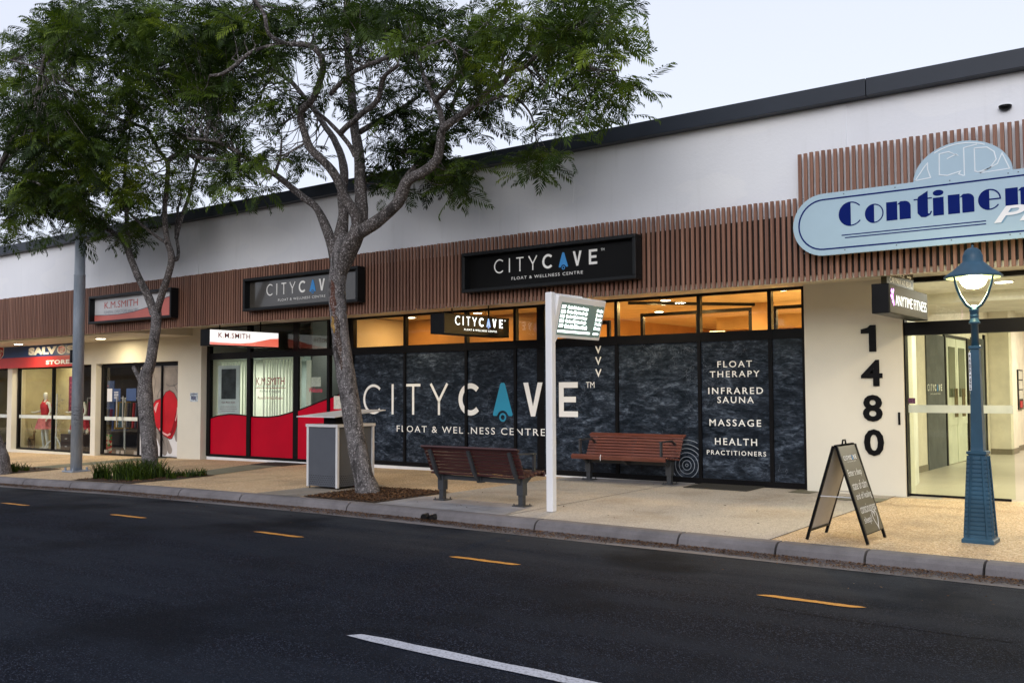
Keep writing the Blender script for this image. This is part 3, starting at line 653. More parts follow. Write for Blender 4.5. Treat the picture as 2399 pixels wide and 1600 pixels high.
for y0, y1 in ((5.90, 6.72), (6.76, 7.58)): ad.box(-4.60, -4.57, y0, y1, .8, 2.5); ad.box(-4.60, -4.58, y0, y1, .06, .8)
AD = ad.build('arcade_door', pm('pale_green_door', (.56, .58, .46), .4), B)
ai = MB()
for y0, y1 in ((6.08, 6.6), (6.9, 7.42)): ai.box(-4.568, -4.56, y0, y1, 1.35, 2.33)
ai.build('door_window', pm('dark_green_glass', (.10, .12, .08), .1), AD)
ah = MB()
for y in (6.36, 6.5, 6.98, 7.12): ah.tube([(-4.52, y, .96), (-4.52, y, 1.52)], .018, 8)
ah.build('door_handle', pm('bronze_handle', (.22, .17, .10), .35, metal=.6), AD)
afm = MB(); afm.box(-4.60, -4.56, 5.81, 5.90, .05, 2.56); afm.box(-4.60, -4.56, 5.9, 7.62, 2.5, 2.56); afm.box(-4.60, -4.555, 9.36, 9.46, .05, 2.7); afm.build('door_jamb', M['black'], B)
bn = tag(MB().box(-4.57, -4.55, 7.64, 8.0, .1, 2.55).build('vertical_banner', M['black']), 'tall black banner with white vertical words beside arcade glass doors', 'banner')
bw = MB(); bw.text(Fr((-4.549, 7.90, .25), (0, 0, 1), (0, -1, 0)), 'THE JOURNEY BEGINS HERE', 0, 2.15, 0, .15, n1=.003, bold=.01, sp=1.2); ORG[bn] = Vector((0, 0, 0))
bw.build('banner_lettering', M['white'], bn)
nbd = thing('notice_board', 'narrow black framed notice board on the far arcade wall', 'notice board', (-4.29, 11.7, 1))
MB().box(-4.299, -4.26, 11.42, 12.06, 1.02, 1.96).build('board_frame', M['black'], nbd)
q = MB()
for i in range(3): q.box(-4.262, -4.255, 11.50, 11.98, 1.27+i*.23, 1.47+i*.23)
q.build('pinned_sheets', pm('paper_sheets', (.55, .52, .44), .6, .1, 9), nbd)
q = MB(); q.box(-4.262, -4.255, 11.6, 11.9, 1.06, 1.22); q.build('red_sheet', M['red'], nbd)

# ------------------------------------------------------------------ lamps of the place: soffit and ceiling downlights
disc = glow('downlight_lens', (1, .90, .66), 14)
def downlight(name, x, y, z, label, watts, col=(1, .82, .52), r_=.09, group='round downlights under the awning', size=.18):
    t = thing(name, label, 'downlight', (x, y, z), group)
    MB().lathe((x, y, z), [(r_+.02, -.001), (r_+.02, -.012), (r_, -.012)], 24).build('trim_ring', M['white'], t)
    MB().lathe((x, y, z), [(r_-.002, -.0125), (r_-.004, -.016)], 24).build('lens', disc, t)
    l = bpy.data.lights.new(name+'_lamp', 'AREA'); l.shape = 'DISK'; l.size = size; l.energy = watts; l.color = col
    o = bpy.data.objects.new(name+'_lamp', l); COL.objects.link(o); o.parent = t; o.location = (0, 0, -.03)
    return t
downlight('soffit_downlight', -26.75, -1.0, 2.855, 'lit downlight in awning soffit above the charity shop window', 36, r_=.11)
downlight('soffit_downlight', -22.6, -1.0, 2.855, 'awning downlight above the charity shop glass doors', 36, r_=.11)
downlight('soffit_downlight', -12.6, -1.0, 3.03, 'awning downlight above the left half of the slate shopfront', 18)
downlight('soffit_downlight', -7.7, -1.0, 3.03, 'awning downlight above the slatted bench at the wall', 24)
downlight('soffit_downlight', -2.3, -1.15, 3.03, 'awning downlight in front of the arcade entrance', 34)
downlight('soffit_downlight', .6, -.95, 3.03, 'awning downlight past the blue lamp post', 40)
for i, (x, y, lb) in enumerate(((-7.91, .87, 'bright ceiling downlight behind high window above the bench'), (-8.29, 1.54, 'ceiling downlight set back behind window above the bench'), (-9.16, 2.94, 'ceiling downlight far inside the wellness room near the bus display'),
                                (-5.70, .52, 'ceiling downlight behind the last narrow high window'), (-7.45, 5.8, 'small far downlight behind window above the service list'), (-5.9, 3.4, 'second downlight behind the last narrow high window'), (-12.1, .9, 'ceiling downlight before orange wall behind the second high window'))):
    downlight('ceiling_downlight', x, y, cz, lb, 22 if x < -11 else 135, (1, .50, .15) if x < -11 else (1, .60, .22), .085, 'round downlights in the wellness ceiling')
downlight('ceiling_downlight', -13.9, .9, cz, 'ceiling downlight before orange wall beside the big tree trunk', 19, (1, .50, .15), .085, 'round downlights in the wellness ceiling')
downlight('arcade_downlight', -2.74, 1.48, 3.06, 'white downlight in arcade ceiling right of the blue lamp shade', 110, (1, .94, .80), .12, 'round downlights in the arcade ceiling', .3)
for x, y, z in ((-2.4, 7.2, 3.3), (-2.2, 11.2, 3.3), (.8, 4.0, 2.9), (.8, 9.5, 3.3)):
    downlight('arcade_downlight', x, y, z, 'downlight deep in the arcade ceiling', 140, (1, .94, .80), .12, 'round downlights in the arcade ceiling', .5)
for x, y, w_ in ((-27.6, .5, 30), (-25.4, .9, 22), (-23.2, .8, 26), (-30, .8, 22)):
    downlight('shop_downlight', x, y, 2.58, 'ceiling downlight inside the charity shop window', w_, (1, .86, .60), .06, 'downlights inside the charity shop')
ex = thing('exit_sign', 'small green exit sign behind the high window', 'exit sign', (-7.5, 2.0, 2.5))
MB().box(-7.62, -7.34, 1.98, 2.02, 2.44, 2.56).build('sign_box', glow('green_exit_glow', (.05, .55, .22), .8), ex)
q = MB(); q.fbox(FY(-7.45, 1.98, 2.46), 0, .05, 0, .07, .001, .004); q.build('sign_figure', M['white'], ex)

# ------------------------------------------------------------------ the unseen shops across the street, put in to darken reflections in the glass
OB = thing('opposite_shops', 'low brown brick shop row across the street, mirrored in the shop windows', 'building', (-20, -33, -.5))
MB().box(-110, 45, -40, -30, -2, 5.2).build('wall', pm('dull_brick', (.13, .085, .065), .8, .3, 2), OB)
MB().box(-110, 45, -30.0, -27.4, 2.9, 3.5).build('awning', pm('dark_awning', (.05, .055, .06), .6), OB)
for i in range(20):
    x = -106+i*7.5; MB().box(x, x+5.6, -29.99, -29.95, .3, 2.6).build('window', pm('dark_window', (.02, .022, .025), .15), OB)

# ------------------------------------------------------------------ signs on the awning
def fascia_sign(name, label, x0, x1, z0, z1, face):
    t = thing(name, label, 'sign', ((x0+x1)/2, -2.1, z0), 'framed signs on the batten awning')
    f = MB(); w_ = .055
    f.box(x0, x1, -2.29, -2.105, z0, z0+w_); f.box(x0, x1, -2.29, -2.105, z1-w_, z1)
    f.box(x0, x0+w_, -2.288, -2.105, z0+w_, z1-w_); f.box(x1-w_, x1, -2.288, -2.105, z0+w_, z1-w_)
    f.build('sign_frame', M['signframe'], t, .008)
    MB().box(x0+w_, x1-w_, -2.16, -2.11, z0+w_, z1-w_).build('sign_face', face, t)
    return t
blackface = pm('black_sign_face', (.006, .006, .006), .3, .05, spec=.08); brownface = pm('grey_brown_sign_face', (.05, .045, .038), .16, .1, 1, coat=.4)
for lab, x0, face in (('black framed wellness centre sign on battens, right of the big tree', -9.84, blackface), ('grey brown wellness centre sign half hidden by the big tree trunk', -15.34, brownface)):
    t = fascia_sign('fascia_sign', lab, x0, x0+3.15, 3.055, 3.685, face)
    w, bl = MB(), MB(); fr = FY(x0+.56, -2.16, 3.33, .362); logo(fr, 0, .006, w, bl); sub(fr, w, .006)
    w.build('sign_lettering', M['letter'], t); bl.build('blue_arrow_mark', M['skyblue'], t)
t = fascia_sign('fascia_sign', 'white and red funeral directors sign behind the forked tree', -20.90, -17.70, 3.06, 3.685, pm('pale_sign_face', (.62, .62, .63), .4, .05))
cur = [(-20.845, 3.26), (-20.4, 3.243), (-19.87, 3.235), (-19.27, 3.262), (-18.73, 3.33), (-18.3, 3.43), (-18.05, 3.50), (-17.755, 3.545)]
MB().plate(FY(0, -2.16, 0), [(-20.845, 3.115), (-17.755, 3.115)]+cur[::-1], 0, .004).build('red_wave_print', M['salmon'], t)
MB().stroke(FY(0, -2.16, 0), [(u, v+.008) for u, v in cur], .012, .001, .005).build('wave_outline', M['grey'], t)
MB().text(FY(0, -2.16, 0), 'K.M.SMITH', -20.44, -19.11, 3.395, 3.545, n1=.004, bold=.0).build('red_sign_lettering', pm('faded_red_lettering', (.50, .10, .09), .5), t)
MB().text(FY(0, -2.16, 0), 'FUNERAL DIRECTORS since 1883', -20.45, -19.09, 3.275, 3.345, n1=.004).build('grey_sign_lettering', pm('pale_grey_lettering', (.30, .32, .35), .5), t)

# hanging light boxes under the awning
def hang_box(t, x0, x1, y0, y1, z0, z1, rods):
    MB().box(x0, x1, y0, y1, z0, z1).build('sign_box', M['black'], t, .008)
    for y in rods: MB().tube([((x0+x1)/2, y, z1), ((x0+x1)/2, y, 3.03)], .014, 8).build('hanging_rod', M['black'], t)
t = thing('hanging_sign', 'lit white and red funeral home box sign hanging under the awning', 'sign', (-17.05, -1, 2.47), 'light box signs hanging under the awning')
hang_box(t, -17.20, -16.90, -1.92, -.12, 2.465, 2.81, (-1.55, -.5))
f2 = FX(-16.9, 0, 0)
MB().fbox(f2, -1.90, -.14, 2.49, 2.795, .001, .006).build('lit_face', glow('white_lightbox_glow', (1, 1, .98), .95), t)
c2 = [(-1.90, 2.545), (-1.5, 2.535), (-1.15, 2.535), (-.85, 2.56), (-.55, 2.62), (-.35, 2.66), (-.14, 2.675)]
MB().plate(f2, [(-1.90, 2.49), (-.14, 2.49)]+c2[::-1], .0062, .009).build('red_wave', glow('red_lightbox_glow', (1, .10, .05), .75), t)
MB().text(f2, 'K.M.SMITH', -1.70, -.90, 2.635, 2.745, n1=.009, sp=1.1, bold=.008).build('sign_lettering', pm('dark_red_light_lettering', (.38, .003, .015), .5), t)
t = thing('hanging_sign', 'black box sign with glowing wellness lettering hanging before the orange window', 'sign', (-10.7, -1, 2.47), 'light box signs hanging under the awning')
hang_box(t, -10.87, -10.56, -1.88, -.10, 2.465, 2.81, (-1.5, -.5))
w, bl = MB(), MB(); fr = FX(-10.56, -1.60, 2.625, .25); logo(fr, .001, .005, w, bl, True, 1.1, 1.25); sub(fr, w, .005)
w.build('glowing_lettering', glow('white_letter_glow', (.92, 1, 1), 2.2), t); bl.build('blue_arrow_mark', glow('blue_letter_glow', (.10, .42, 1), 1.0), t)
t = thing('hanging_sign', 'large dark box sign with glowing gym lettering above the street number', 'sign', (-3.6, -1.2, 2.42), 'light box signs hanging under the awning')
hang_box(t, -3.58, -3.37, -2.02, -.26, 2.42, 2.78, (-1.3,))
f2 = FX(-3.37, 0, 0)
MB().fbox(f2, -2.0, -.28, 2.43, 2.77, .001, .004).build('sign_face', pm('bronze_sign_face', (.06, .05, .03), .55, .05, spec=.1), t)
w = MB(); w.text(f2, 'ANYTIME FITNESS', -1.78, -.34, 2.525, 2.655, n1=.007, bold=.0); w.build('glowing_lettering', glow('white_gym_letter_glow', (.9, 1, 1), 1.3), t)
w = MB()
for p in ([(-1.90, 2.66), (-1.94, 2.69), (-1.92, 2.71)], [(-1.90, 2.66), (-1.87, 2.68), (-1.85, 2.72)], [(-1.97, 2.64), (-1.93, 2.61), (-1.90, 2.66)], [(-1.90, 2.66), (-1.885, 2.60), (-1.90, 2.55)], [(-1.885, 2.60), (-1.86, 2.57), (-1.85, 2.52)]): w.stroke(f2, p, .032, .002, .007)
w.build('purple_runner_mark', glow('purple_glow', (.75, .05, 1), 2.2), t)
t = thing('direction_sign', 'brown car park direction sign hung between battens and gym box sign', 'sign', (-3.45, -1.2, 2.8))
MB().box(-3.52, -3.45, -1.82, -.62, 2.80, 3.03).build('sign_panel', pm('brown_sign_panel', (.05, .042, .027), .45, spec=.2), t, .004)
w = MB(); w.text(FX(-3.45, 0, 0), 'CAR PARK AT REAR', -1.70, -.74, 2.825, 2.895, n1=.003, bold=.01); w.text(FX(-3.45, 0, 0), 'ENTRANCE', -1.70, -1.05, 2.925, 2.99, n1=.003, bold=.01)
w.plate(FX(-3.45, 0, 0), [(-.92, 2.945), (-.80, 2.945), (-.80, 2.925), (-.72, 2.957), (-.80, 2.99), (-.80, 2.97), (-.92, 2.97)], .0005, .003)
w.build('sign_lettering', M['letter'], t)

# big pale blue plaza sign
t = thing('plaza_sign', 'big pale blue rounded plaza sign with half disc on top, on tall battens', 'sign', (-2.47, -2.3, 3.14))
pb = pm('pale_blue_board', (.34, .47, .56), .4, .04, 2); navy = pm('navy_lettering', (.003, .012, .12), .5, .05, spec=.05)
cy = 3.52; ra = .38; xl_, xr_ = -4.05, -.89; FS = FY(0, -2.25, 0)
MB().plate(FS, arc(xr_, cy, ra, ra, -90, 90, 20)+arc(xl_, cy, ra, ra, 90, 270, 20), 0, .05).build('sign_board', pb, t)
MB().plate(FS, [(-2.47+.52*math.cos(R(q)), 3.89+.41*math.sin(R(q))) for q in range(0, 181, 6)], -.004, .042).build('half_disc', pb, t)
rb = .305
w = MB(); w.stroke(FS, arc(xr_, cy, rb, rb, -90, 90, 20)+arc(xl_, cy, rb, rb, 90, 270, 20), .018, .0505, .053, True)
w.stroke(FS, [(-3.83, 3.365), (-2.23, 3.365)], .012, .0505, .053); w.stroke(FS, [(-3.79, 3.332), (-2.23, 3.332)], .012, .0505, .053); w.build('navy_border', navy, t)
w = MB(); n0, n1 = .0505, .053
def half(cx, cz, rx, rz, a0=90, a1=270): w.plate(FS, arc(cx, cz, rx, rz, a0, a1, 16), n0, n1)
def blk(x0, x1, z0, z1, c=0): w.plate(FS, [(x0, z0), (x1, z0), (x1, z1-c), (x1-c, z1), (x0, z1)], n0, n1)
def nlet(x):
    blk(x, x+.125, 3.482, 3.70); w.plate(FS, [(x+.15, 3.482), (x+.275, 3.482), (x+.275, 3.64)]+arc(x+.205, 3.63, .07, .065, 10, 90, 6)+[(x+.16, 3.695), (x+.125, 3.66), (x+.15, 3.66)], n0, n1)
half(-3.715, 3.615, .145, .148); w.stroke(FS, arc(-3.715, 3.615, .14, .14, 90, 40, 8), .014, n0, n1); w.stroke(FS, arc(-3.715, 3.615, .14, .14, 270, 322, 8), .014, n0, n1)
half(-3.44, 3.588, .108, .115); w.stroke(FS, arc(-3.44, 3.588, .102, .108, -90, 90, 16), .013, n0, n1)
nlet(-3.30)
def tlet(x): w.plate(FS, [(x+.02, 3.69), (x+.02, 3.53), (x+.06, 3.482), (x+.11, 3.478), (x+.16, 3.50), (x+.18, 3.54), (x+.165, 3.545), (x+.15, 3.515), (x+.135, 3.52), (x+.135, 3.78), (x+.03, 3.72)], n0, n1); w.fbox(FS, x-.02, x+.18, 3.685, 3.70, n0, n1+.0005)
tlet(-2.97)
blk(-2.78, -2.665, 3.482, 3.69); w.plate(FS, arc(-2.722, 3.742, .058, .034, 0, 345, 18), n0, n1)
nlet(-2.62)
half(-2.19, 3.60, .115, .118); w.stroke(FS, arc(-2.19, 3.60, .11, .11, 90, 0, 10)+[(-2.19, 3.60)], .016, n0, n1); w.stroke(FS, arc(-2.19, 3.60, .11, .11, 270, 325, 8), .014, n0, n1)
nlet(-2.03); tlet(-1.69)
half(-1.36, 3.59, .11, .115, -90, 90); w.stroke(FS, arc(-1.36, 3.59, .10, .108, 90, 270, 14), .013, n0, n1); blk(-1.15, -1.04, 3.482, 3.79)
w.build('navy_lettering', navy, t)
def script(n0_, off, mat, nm):
    w = MB(); c = bpy.data.curves.new('lettering', 'FONT'); c.body = 'PLaza'; c.size = 1; c.shear = .35; c.offset = .02
    ob = bpy.data.objects.new('lettering', c); me = ob.to_mesh(); V = [v.co.copy() for v in me.vertices]; F = [tuple(p.vertices) for p in me.polygons]; ob.to_mesh_clear(); bpy.data.objects.remove(ob)
    x1 = max(v.x for v in V); k = 1.15/x1
    w.add([FS.p(-2.17+v.x*k+off, 3.335+v.y*.245-off*.4, n0_) for v in V], F); w.build(nm, mat, t)
script(.0545, .018, pm('mid_blue_shadow_print', (.16, .30, .42), .5), 'script_shadow'); script(.056, 0, M['white'], 'script_lettering')
w = MB(); wh = .012
for p in ([(-2.97, 3.915), (-2.86, 4.07)]+[(-2.83, 4.10), (-2.83, 4.03), (-2.80, 3.93), (-2.97, 3.915)], [(-2.62, 4.12), (-2.52, 4.16), (-2.50, 4.14), (-2.60, 4.20), (-2.70, 4.19), (-2.705, 3.95), (-2.62, 3.93), (-2.48, 3.96), (-2.50, 3.93), (-2.44, 3.90), (-2.44, 4.22), (-2.30, 4.24)],
          [(-2.33, 4.20), (-2.33, 3.94), (-2.30, 3.925), (-2.18, 3.95), (-2.11, 4.04), (-2.13, 4.13), (-2.20, 4.19), (-2.33, 4.20)], [(-2.28, 3.91), (-2.10, 3.99), (-2.06, 4.08), (-2.05, 4.10), (-1.98, 3.92), (-2.28, 3.91)]):
    w.stroke(FS, p, wh, .0425, .045)
w.stroke(FS, arc(-2.47, 3.89, .495, .385, 60, 125, 14), wh, .0425, .045)
w.build('white_monogram', pm('white_line_print', (.66, .72, .76), .5), t)
w = MB()
for x in (-4.3, -3.8, -3.2, -2.6, -2.0, -1.9, -1.3): 
    for z in (3.18, 3.86): w.lathe((0, 0, 0), [(0, 0)], 3) if False else w.fbox(FS, x, x+.012, z, z+.012, .0505, .054)
w.build('sign_screw', M['grey'], t)
MB().box(-2.012, -2.006, -2.256, -2.195, 3.15, 3.89).build('board_joint', M['grey'], t)
t = thing('wall_light', 'small dark half moon light fitting high on white parapet', 'wall light', (-2.05, -2.0, 4.69))
q = MB(); q.lathe((-2.05, -2.03, 4.66), [(.062, .035), (.070, .03), (.062, .0), (.03, -.02)], 20); q.build('lamp_body', M['black'], t)
MB().box(-2.10, -2.0, -2.03, -2.0, 4.665, 4.70).build('mount_plate', M['white'], t)

# charity shop sign
t = thing('shop_sign', 'long blue and red charity shop sign above the far left window', 'sign', (-29, -.25, 2.22))
MB().box(-33.5, -25.02, -.30, -.205, 2.535, 2.853).build('blue_band', pm('navy_sign_band', (.012, .05, .19), .35, .08, 1.5), t)
MB().box(-33.5, -25.02, -.302, -.205, 2.235, 2.532).build('red_band', pm('red_sign_band', (.56, .035, .03), .35, .05), t)
f3 = FY(0, -.302, 0)
w = MB(); w.text(f3, 'SALV', -27.58, -26.02, 2.58, 2.80, n1=.006, bold=.075); w.text(f3, 'S', -25.50, -25.08, 2.58, 2.80, n1=.006, bold=.075); w.text(f3, 'STORES', -26.6, -25.14, 2.30, 2.42, n1=.006, bold=.05, sp=1.1)
def shield(cx, cz, w2, h2): return [(cx-w2, cz+h2*.85), (cx, cz+h2), (cx+w2, cz+h2*.85), (cx+w2*.95, cz-h2*.35), (cx+w2*.6, cz-h2*.8), (cx, cz-h2), (cx-w2*.6, cz-h2*.8), (cx-w2*.95, cz-h2*.35)]
w.plate(f3, arc(-25.76, 2.69, .24, .125, 0, 348, 22), .001, .005)
w.plate(f3, shield(-29.42, 2.69, .39, .195), .001, .005); w.build('sign_lettering', M['letter'], t)
w = MB(); w.plate(f3, shield(-25.76, 2.69, .17, .10), .006, .009); w.plate(f3, shield(-29.42, 2.69, .36, .178), .006, .009); w.build('red_shield', M['red'], t)
w = MB(); w.text(f3, 'SALVATION', -29.74, -29.10, 2.70, 2.79, n1=.012, bold=.02); w.text(f3, 'ARMY', -29.62, -29.16, 2.575, 2.675, n1=.012, bold=.02)
for i in range(3): w.fbox(f3, -25.87, -25.65, 2.69-i*.04, 2.71-i*.04, .0095, .011)
w.build('shield_lettering', M['letter'], t)
nn = thing('paper_flyer', 'small colourful flyer stuck on pier between heart panel and red shopfront', 'flyer', (-19.86, -.2, 1.29))
MB().box(-20.01, -19.71, -.206, -.2, 1.29, 1.50).build('flyer_sheet', pm('pale_flyer', (.45, .52, .58), .5, .7, 22), nn)
q = MB(); q.box(-19.97, -19.78, -.209, -.2065, 1.34, 1.42); q.box(-19.97, -19.75, -.209, -.2065, 1.455, 1.48); q.build('flyer_print', pm('flyer_ink', (.10, .12, .2), .5, .8, 30), nn)
for ch, u0, u1, v0, v1, pos in (('1', -4.27, -4.075, 2.03, 2.40, 'topmost'), ('4', -4.285, -3.995, 1.55, 1.915, 'second from the top'), ('8', -4.27, -4.005, 1.06, 1.43, 'third from the top'), ('0', -4.265, -3.995, .585, .955, 'lowest')):
    w = MB()
    if ch == '1': w.plate(FY(0, -.2, 0), [(-4.165, 2.03), (-4.07, 2.03), (-4.07, 2.40), (-4.145, 2.40), (-4.185, 2.365), (-4.275, 2.345), (-4.275, 2.285), (-4.165, 2.285)], 0, .022)
    else: w.text(FY(0, -.2, 0), ch, u0, u1, v0, v1, n1=.022, bold=.025)
    if ch != '1': w.text(FY(0, -.2, 0), ch, u0, u1, v0, v1, n1=.003, bold=.025)
    tag(w.build('house_numeral', M['black']), 'black wall numeral %s, %s of four on cream pier' % (ch, pos), 'house number', 'black numerals on the cream pier')

# ------------------------------------------------------------------ street furniture
wood = None
def wood_mat(name, c):
    m, t, b = newmat(name); a = noise(t, coords(t, (1.5, 26, 26)), 2.2, 6, .6); g = noise(t, coords(t), 1.7, 3)
    q = ramp(t, a, [(.3, tuple(x*.6 for x in c)), (.7, tuple(min(1, x*1.25) for x in c))])
    q = mixc(t, ramp(t, g, [(.45, (0, 0, 0)), (.8, (.5, .5, .5))]), q, (c[0]*1.3, c[1]*1.8, c[2]*2))
    t.links.new(q, b.inputs['Base Color']); b.inputs['Roughness'].default_value = .38; b.inputs['Coat Weight'].default_value = .15; return m
M['wood'] = wood_mat('oiled_red_timber', (.15, .044, .028)); M['wood_shaded'] = wood_mat('shaded_red_timber', (.045, .009, .008))  # second is the same red timber with the kerb bench's shade in its colour
def bench(label, x, y, turn, lx0, lx1, mat, zg):
    t = thing('slatted_bench', label, 'bench', (x, y, zg), 'slatted timber benches'); s = -1 if turn else 1
    def P(px_, py_, pz_): return (x+px_*s, y+py_*s, zg+pz_)
    def obx(mb, x0, x1, c, ang, wd, th):
        mb.obox(P((x0+x1)/2, c[0], c[1]), (1, 0, 0), Vector((0, s*math.cos(ang), math.sin(ang))), Vector((0, -s*math.sin(ang), math.cos(ang))), (x1-x0)/2, wd/2, th/2)
    seat = MB()
    for i in range(6):
        k = i/5; obx(seat, lx0, lx1, (-.315+.40*k, .425-.045*k+.02*(1-k)*(1-k)*0), -.11, .062, .028)
    obx(seat, lx0, lx1, (-.352, .395), -1.25, .062, .028)
    seat.build('seat', mat, t, .006)
    back = MB()
    for i in range(7):
        k = i/6; obx(back, lx0+.0, lx1, (.115+.13*k, .43+.275*k), 1.16, .040, .026)
    obx(back, lx0-.02, lx1+.02, (.268, .735), .45, .075, .028)
    back.build('backrest', mat, t, .006)
    for j, lx in enumerate((lx0+.12, (lx0+lx1)/2, lx1-.12)):
        f = MB(); pts = [(-.30, .395), (.02, .345), (.10, .36), (.155, .44), (.268, .705)]
        for a, b_ in zip(pts[:-1], pts[1:]): f.bar(P(lx, a[0], a[1]), P(lx, b_[0], b_[1]), .05, .045)
        f.add([P(lx+d, u, v) for d in (-.022, .022) for u, v in ((-.24, .385), (.13, .36), (.05, .27), (-.05, .27))], [(0, 1, 2, 3), (7, 6, 5, 4), (0, 4, 5, 1), (1, 5, 6, 2), (2, 6, 7, 3), (3, 7, 4, 0)])
        f.build('side_frame' if j != 1 else 'middle_frame', M['charcoal'], t)
        if j != 1:
            g = MB(); c = P(lx, 0, 0); g.box(c[0]-.05, c[0]+.05, c[1]-.05, c[1]+.05, zg+.14, zg+.36); g.box(c[0]-.036, c[0]+.036, c[1]-.036, c[1]+.036, zg, zg+.14)
            L = g.build('leg', M['charcoal'], t, .004)
            g = MB(); g.box(c[0]-.10, c[0]+.10, c[1]-.085, c[1]+.085, zg, zg+.012)
            for q in (-.08, .08):
                for q2 in (-.065, .065): g.tube([(c[0]+q, c[1]+q2, zg+.012), (c[0]+q, c[1]+q2, zg+.035)], .009, 6)
            g.build('base_plate', M['charcoal'], L)
            a = MB(); a.bar(P(lx, -.27, .40), P(lx, -.27, .655), .045, .03); a.bar(P(lx, -.30, .66), P(lx, .08, .672), .045, .02); a.bar(P(lx, .07, .672), P(lx, .20, .60), .04, .02)
            a.build('armrest', M['charcoal'], t)
    b_ = MB(); b_.bar(P(lx0+.12, 0, .315), P(lx1-.12, 0, .315), .05, .06); c = P((lx0+lx1)/2, 0, 0); b_.box(c[0]-.04, c[0]+.04, c[1]-.045, c[1]+.045, zg+.27, zg+.35)
    b_.build('crossbar', M['charcoal'], t)
    return t
bz = fp(-7.93, -.4)+.006
t = bench('red brown slatted bench against the slate shopfront, facing the street', -7.93, -.42, False, -.86, .86, M['wood'], bz)
q = MB(); q.tube([(-8.21, -.80, bz+.445), (-8.213, -.815, bz+.40), (-8.21, -.812, bz+.35)], .006, 6)
tag(q.build('white_tie', M['white']), 'short white tie looped round front slats of the wall bench', 'tie')
bench('slatted bench in painted shade seen from behind on concrete pad near the kerb', -8.24, -3.83, True, -.83, .77, M['wood_shaded'], fp(-8.24, -3.83)+.006)

# bin enclosure
t = thing('bin_enclosure', 'grey square bin enclosure with pale corner posts and tilted lid', 'bin', (-11.55, -3.25, 0)); z0 = 0.0
x0, x1, y0, y1 = -11.90, -11.19, -3.66, -2.86
q = MB(); q.box(x0+.03, x1-.03, y0+.012, y1-.012, .035, .955); q.build('side_panel', M['grey'], t)
q = MB()
for x in (x0, x1-.045):
    for y in (y0, y1-.045): q.box(x, x+.045, y, y+.045, .02, .955)
q.build('corner_post', M['silver'], t, .006)
MB().box(x0-.012, x1+.012, y0-.012, y1+.012, .955, 1.0).build('top_rim', M['silver'], t, .006)
q = MB()
for x in (x0+.04, x1-.04):
    for y in (y0+.04, y1-.04): q.tube([(x, y, -.06), (x, y, .04)], .008, 6)
q.build('foot', M['black'], t)
q = MB()
for r_ in range(5):
    for i in range(15):
        u = x0+.075+i*.04+(.02 if r_ % 2 else 0)
        if u < x1-.07: q.fbox(FY(u, y0+.012, .07+r_*.032), -.006, .006, -.006, .006, .0005, .0015)
    for i in range(17):
        u = y0+.075+i*.04+(.02 if r_ % 2 else 0)
        if u < y1-.07: q.fbox(FX(x1-.03, u, .07+r_*.032), -.006, .006, -.006, .006, .0005, .0015)
q.build('perforation', M['black'], t)
q = MB(); q.add([(-12.0, -3.78, 1.125), (-11.12, -3.78, 1.125), (-11.08, -2.72, 1.215), (-11.96, -2.72, 1.215)], [(0, 1, 2, 3)])
q.add([(-12.0, -3.78, 1.110), (-11.12, -3.78, 1.110), (-11.08, -2.72, 1.200), (-11.96, -2.72, 1.200)], [(3, 2, 1, 0)])
q.add([(-12.0, -3.78, 1.125), (-11.12, -3.78, 1.125), (-11.12, -3.78, 1.110), (-12.0, -3.78, 1.110)], [(0, 3, 2, 1)]); q.add([(-11.12, -3.78, 1.125), (-11.08, -2.72, 1.215), (-11.08, -2.72, 1.200), (-11.12, -3.78, 1.110)], [(0, 3, 2, 1)])
q.build('tilted_lid', M['silver'], t)
MB().box(-11.68, -11.40, -3.5, -3.15, 1.0, 1.125).build('lid_bracket', M['black'], t)

# bus display on its white post
t = thing('bus_display_post', 'white post with glowing electronic bus timetable board', 'timetable display', (-6.92, -4.04, 0)); zg = fp(-6.92, -4.04)
q = MB(); q.box(-6.975, -6.875, -4.075, -3.985, zg, 2.74); q.build('post', M['white'], t, .012)
q = MB(); q.add([(x, y, z) for x in (-6.965, -6.885) for y, z in ((-4.0, 2.73), (-3.35, 2.735), (-3.35, 2.70), (-4.0, 2.52))], [(0, 1, 2, 3), (7, 6, 5, 4), (0, 4, 5, 1), (1, 5, 6, 2), (2, 6, 7, 3), (3, 7, 4, 0)])
q.add([(x, y, z) for x in (-6.96, -6.89) for y, z in ((-3.985, 2.20), (-3.90, 2.20), (-3.985, 2.10))], [(0, 1, 2), (5, 4, 3), (0, 3, 4, 1), (1, 4, 5, 2), (2, 5, 3, 0)])
q.build('bracket', M['white'], t)
VD = Vector((.12, 0, .53)).normalized(); fd = Fr((-6.935, 0, 2.18), (0, 1, 0), VD)
q = MB(); q.fbox(fd, -3.985, -2.86, -.005, .535, -.09, 0); q.build('housing', M['white'], t, .012)
q = MB(); q.fbox(fd, -3.90, -2.89, .035, .455, .001, .004); q.build('screen', pm('dark_green_screen', (.015, .03, .026), .3, emit=(.12, .17, .15), es=.8), t)
q = MB(); f = Fr((-6.935, 0, 2.18), (0, 1, 0), VD); f.o = f.o+f.N*.004
for i, (a, b_, c_) in enumerate((('337', 'Carindale interchange', '6 min'), ('122', 'Garden City interchange', '3 min'), ('100', 'Garden City interchange', '5 min'), ('120', 'Garden City interchange', '7 min'), ('330', 'Carindale Hillcrest South', '11 min'))):
    v = .375-i*.060; q.text(f, a, -3.89, -3.79, v, v+.045, n1=.003, bold=.05); q.text(f, b_, -3.76, -3.27+(.04 if i == 4 else 0), v-.008, v+.048, n1=.003, bold=.06); q.text(f, c_, -3.06, -2.91, v, v+.045, n1=.003, bold=.06)
